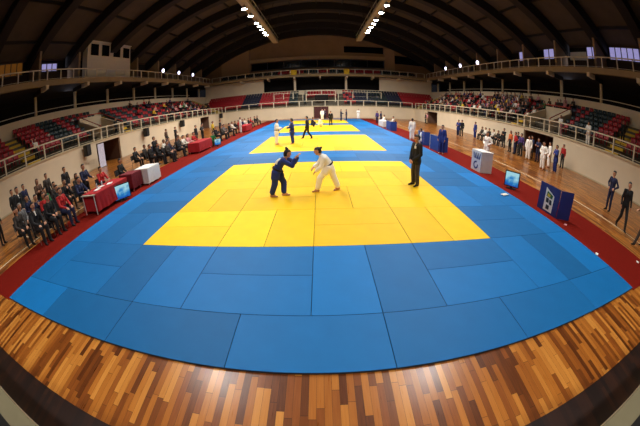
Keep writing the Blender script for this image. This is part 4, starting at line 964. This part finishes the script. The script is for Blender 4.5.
decal(b, A0, u, v, off, ring+wm, 0); b.build('emblem', mat('emblem_blue', (40, 56, 120), .6), t)
for nm, lb, A, B, C in (('low_barrier', 'blue low barrier beside the judoka in blue at the right mat edge', (7.35, 12.6), (7.4, 11.3), (8.0, 11.2)),
                        ('low_barrier', 'blue low barrier with a white end, second from the judoka in blue', (7.35, 15.0), (7.35, 13.9), (7.8, 13.8)),
                        ('low_barrier', 'blue low barrier far along the right mat edge beside the white table', (7.3, 25.3), (7.3, 23.4), (7.9, 23.2))):
    t = empty(nm, lb, 'barrier', (A[0], A[1], FZ+.008), 0, 'blue low barriers'); o_ = (A[0], A[1])
    b = MB(); panel(b, (0, 0), (B[0]-o_[0], B[1]-o_[1]), 0, .95); b.build('front_panel', BLUEP, t)
    b = MB(); panel(b, (B[0]-o_[0]+.02, B[1]-o_[1]-.02), (C[0]-o_[0], C[1]-o_[1]), 0, .95); b.build('side_panel', BLUEP, t)
    b = MB(); b.box((-.02, .02, 0), (.45, .06, .95)); q = b.build('end_panel', WHITEP, t); q['label'] = 'white end panel'
table('folding_table', 'far table under a white cloth at the right mat edge', 7.7, 27.0, 29.5, WHCL, 'white cloth over the far table at the right mat edge', .7, drop=.68)
# --- small things on the mats and carpet
b = MB(); V = []
for k in range(9):
    for j in range(5): V.append((-.16+.04*k, -.08+.04*j, .012+.02*abs(math.sin(k*1.3+j*.9))))
F = [(k*5+j, k*5+5+j, k*5+6+j, k*5+1+j) for k in range(8) for j in range(4)]; b.add(V, F)
o = b.build('towel', CLOTH['white'], None, (6.6, 3.0, 0), .3, smooth=True); sd = o.modifiers.new('t', 'SOLIDIFY'); sd.thickness = .02; sd.offset = -1
tag(o, 'crumpled white towel on the blue mats below the right television', 'towel')
for x, y, z, lb in ((7.14, -1.35, FZ+.008, 'small white card lying at the right mat edge'), (8.85, -2.25, FZ+.008, 'small white card on the red carpet at the right edge of the picture'), (7.5, .45, FZ+.008, 'small pinkish card at the foot of the dark blue folding barrier')):
    b = MB(); b.box((-.07, -.05, 0), (.07, .05, .015)); tag(b.build('card', PAPER if 'white' in lb else CLOTH['pink'], None, (x, y, z), .5), lb, 'card', 'cards on the floor')
# --- loudspeakers and banner along the left wall
for k, y in enumerate((11.3, 20.6, 29.4, 45.2)):
    o = empty('loudspeaker', 'black loudspeaker fixed high on the left wall, %s from the camera' % ordinal(k+1), 'loudspeaker', (-17.75, y, 1.25), 0, 'loudspeakers on the left wall')
    b = MB(); b.prism([(-.3, -.22), (.3, -.22), (.3, .22), (-.3, .22)] and [(-.24, -.0), (.18, .0), (.24, .9), (-.24, .9)], 'y', -.28, .28); b.build('cabinet', BLACKP, o, bevel=.02)
    b = MB(); b.box((-.46, -.05, .4), (-.24, .05, .5)); b.build('bracket', METAL, o)
    b = MB(); b.box((.19, -.24, .08), (.25, .24, .82)); b.build('grille', mat('speaker_grille', (34, 33, 34), .8, bump=.4), o)
t = empty('roll_banner', 'tall pale lavender banner standing at the near side of the left doorway', 'banner', (-17.2, 12.5, FZ))
b = MB(); b.box((-.02, -.4, .05), (.0, .4, 1.95)); b.build('sheet', mat('lavender_sheet', (206, 204, 224), .6), t)
b = MB(); b.box((-.12, -.42, 0), (.1, .42, .06)); b.tube((-.05, 0, .05), (-.05, 0, 1.95), .015); b.build('base', METAL, t)
# ---------------------------------------------------------------- spectators in the stands
for k, (x, y) in enumerate(((16.6, 20.6), (16.6, 19.9), (16.6, 19.2), (16.7, 18.5), (16.7, 17.7), (16.7, 17.0))):
    chair(x, y, 90, 'black chair along the right wall, %s of six from far end' % ordinal(k+1), 'black chairs along the right wall')
chair(8.1, 30.0, 90, 'black chair under the judoka in white far off at the right mat edge', 'black chairs at the right mat edge')
chair(8.4, 26.6, 90, 'black chair beside the far white table at the right mat edge', 'black chairs at the right mat edge')
TOPS = ['black', 'navy', 'white', 'red', 'grey', 'brown', 'purple', 'pink', 'charcoal', 'white', 'black', 'red', 'charcoal', 'black', 'navy', 'brown', 'grey', 'white', 'green', 'yellow', 'red', 'black']
rnd = random.Random(11); seen = {}
for q in sorted([q for q in seats if q[0] > 0 and q[2] > 13.0], key=lambda q: (q[4], q[2])):
    s, x, y, z, r, c, col = q
    pf = .62 if y < 27 else .36
    if y < 15 and r < 4: pf *= .3
    if rnd.random() > pf: continue
    top = rnd.choice(TOPS); arms = rnd.choice(('lap', 'knees', 'chin')); kind = 'sitlean' if arms == 'knees' else 'sit'; hr = rnd.choice((H0, H0, H1, H2)); bot = rnd.choice(('black', 'navy', 'black', 'tan', 'charcoal')); hair = rnd.choice(('short', 'short', 'long'))
    n = seen[r] = seen.get(r, 0)+1
    person((kind, arms, 'casual', hair), (s*(x-.02), y, z), math.radians(90), 'seated spectator in %s top, %s row of right stand, %s from near end' % (top, ordinal(r+1), ordinal(n)),
           (K[top], K[bot], K['black'], hr, rnd.randrange(3)), 'spectators in the right stand')
seen = {}
for q in sorted([q for q in seats if q[0] < 0 and q[2] > 19], key=lambda q: (q[4], q[2])):
    s, x, y, z, r, c, col = q
    if rnd.random() > (.07 if y < 28 else .16): continue
    top = rnd.choice(TOPS); arms = rnd.choice(('lap', 'knees', 'chin')); kind = 'sitlean' if arms == 'knees' else 'sit'; n = seen[r] = seen.get(r, 0)+1
    person((kind, arms, 'casual', 'short'), (s*(x-.02), y, z), math.radians(-90), 'seated spectator in %s top, %s row of left stand, %s from near end' % (top, ordinal(r+1), ordinal(n)),
           (K[top], K['black'], K['black'], rnd.choice((H0, H1)), rnd.randrange(3)), 'spectators in the left stand')
for x, y, c, lb in ((15.9, 13.6, 'black', 'person in black standing behind the red shirt before the right doorway'), (15.6, 12.75, 'charcoal', 'person in charcoal standing between red and purple tops before the right doorway'), (16.1, 11.9, 'navy', 'person in navy standing at the far jamb of the right doorway')):
    P('stand', 'crossed', 'casual', 'short', x, y, 95, lb, c, 'black', group=RG)
SG = 'people standing at the stand railings'
P('stand', 'down', 'casual', 'short', 20.55, 5.4, 90, 'spectator in black standing on the yellow steps of the right stand', 'black', 'black', z=step(1)[1]+.02, group=SG)
P('stand', 'rail', 'gi', 'short', 18.75, 7.9, 90, 'judoka in white leaning on the right stand railing above the bare cream wall', 'giw', 'giw', z=WT, group=SG)
P('stand', 'rail', 'casual', 'short', 18.75, 11.1, 90, 'spectator in a white shirt and pale trousers standing at the railing over the right doorway', 'white', 'pink', z=WT, group=SG)
P('stand', 'raised', 'casual', 'short', -18.85, 6.5, -90, 'spectator in white standing with one arm raised at the left railing', 'white', 'black', z=WT, group=SG)
P('stand', 'down', 'casual', 'short', -19.0, 16.9, -90, 'spectator in black standing at the left railing over the doorway', 'black', 'black', z=WT, group=SG)
P('stand', 'down', 'casual', 'short', 18.9, 21.0, 90, 'spectator in yellow standing at the right railing before the crowd', 'yellow', 'charcoal', z=WT, group=SG)
P('stand', 'rail', 'casual', 'short', 18.75, 26.0, 90, 'spectator in white standing at the right railing farther along the crowd', 'white', 'black', z=WT, group=SG)
# bags left on the left seats
for y, r, lb in ((9.7, 2, 'small white bag on a dark seat in the third row of the left stand'), (14.3, 4, 'small white bag on a seat in the fifth row of the left stand')):
    x, z = step(r); b = MB(); b.box((-.12, -.16, 0), (.12, .16, .2)); o = b.build('bag', CLOTH['white'], None, (-(x+.38), (math.floor(y/SP))*SP+.29, z+.42), 0, bevel=.05); tag(o, lb, 'bag', 'white bags on the seats')
# ---------------------------------------------------------------- camera (16 mm equisolid fisheye), world, view
cam = bpy.data.cameras.new('camera'); co = bpy.data.objects.new('camera', cam); COL.objects.link(co)
cam.type = 'PANO'; cam.sensor_width = 36; cam.sensor_fit = 'HORIZONTAL'; cam.lens = 15.99
cam.panorama_type = 'FISHEYE_EQUISOLID'; cam.fisheye_lens = 284.22/640*36; cam.fisheye_fov = PI
pi_, ya, ro = .3879, -.0076, -.0237
cy, sy, cp, sp = math.cos(ya), math.sin(ya), math.cos(pi_), math.sin(pi_)
f = Vector((sy*cp, cy*cp, -sp)); r = Vector((cy, -sy, 0)); u = r.cross(f)
c, s = math.cos(ro), math.sin(ro); R_, U_ = c*r+s*u, -s*r+c*u
M = Matrix((R_, U_, -f)).transposed().to_4x4(); M.translation = Vector((.1777, -4.8968, 2.7023)); co.matrix_world = M
cam.clip_start = .02; cam.clip_end = 300
sc.camera = co
w = bpy.data.worlds.new('world'); sc.world = w; w.use_nodes = True
w.node_tree.nodes['Background'].inputs[0].default_value = (.02, .02, .025, 1); w.node_tree.nodes['Background'].inputs[1].default_value = .3
sc.view_settings.view_transform = 'Standard'; sc.view_settings.look = 'None'; sc.view_settings.gamma = 1; sc.view_settings.use_curve_mapping = False
sc.view_settings.exposure = .2
sc.cycles.use_denoising = True
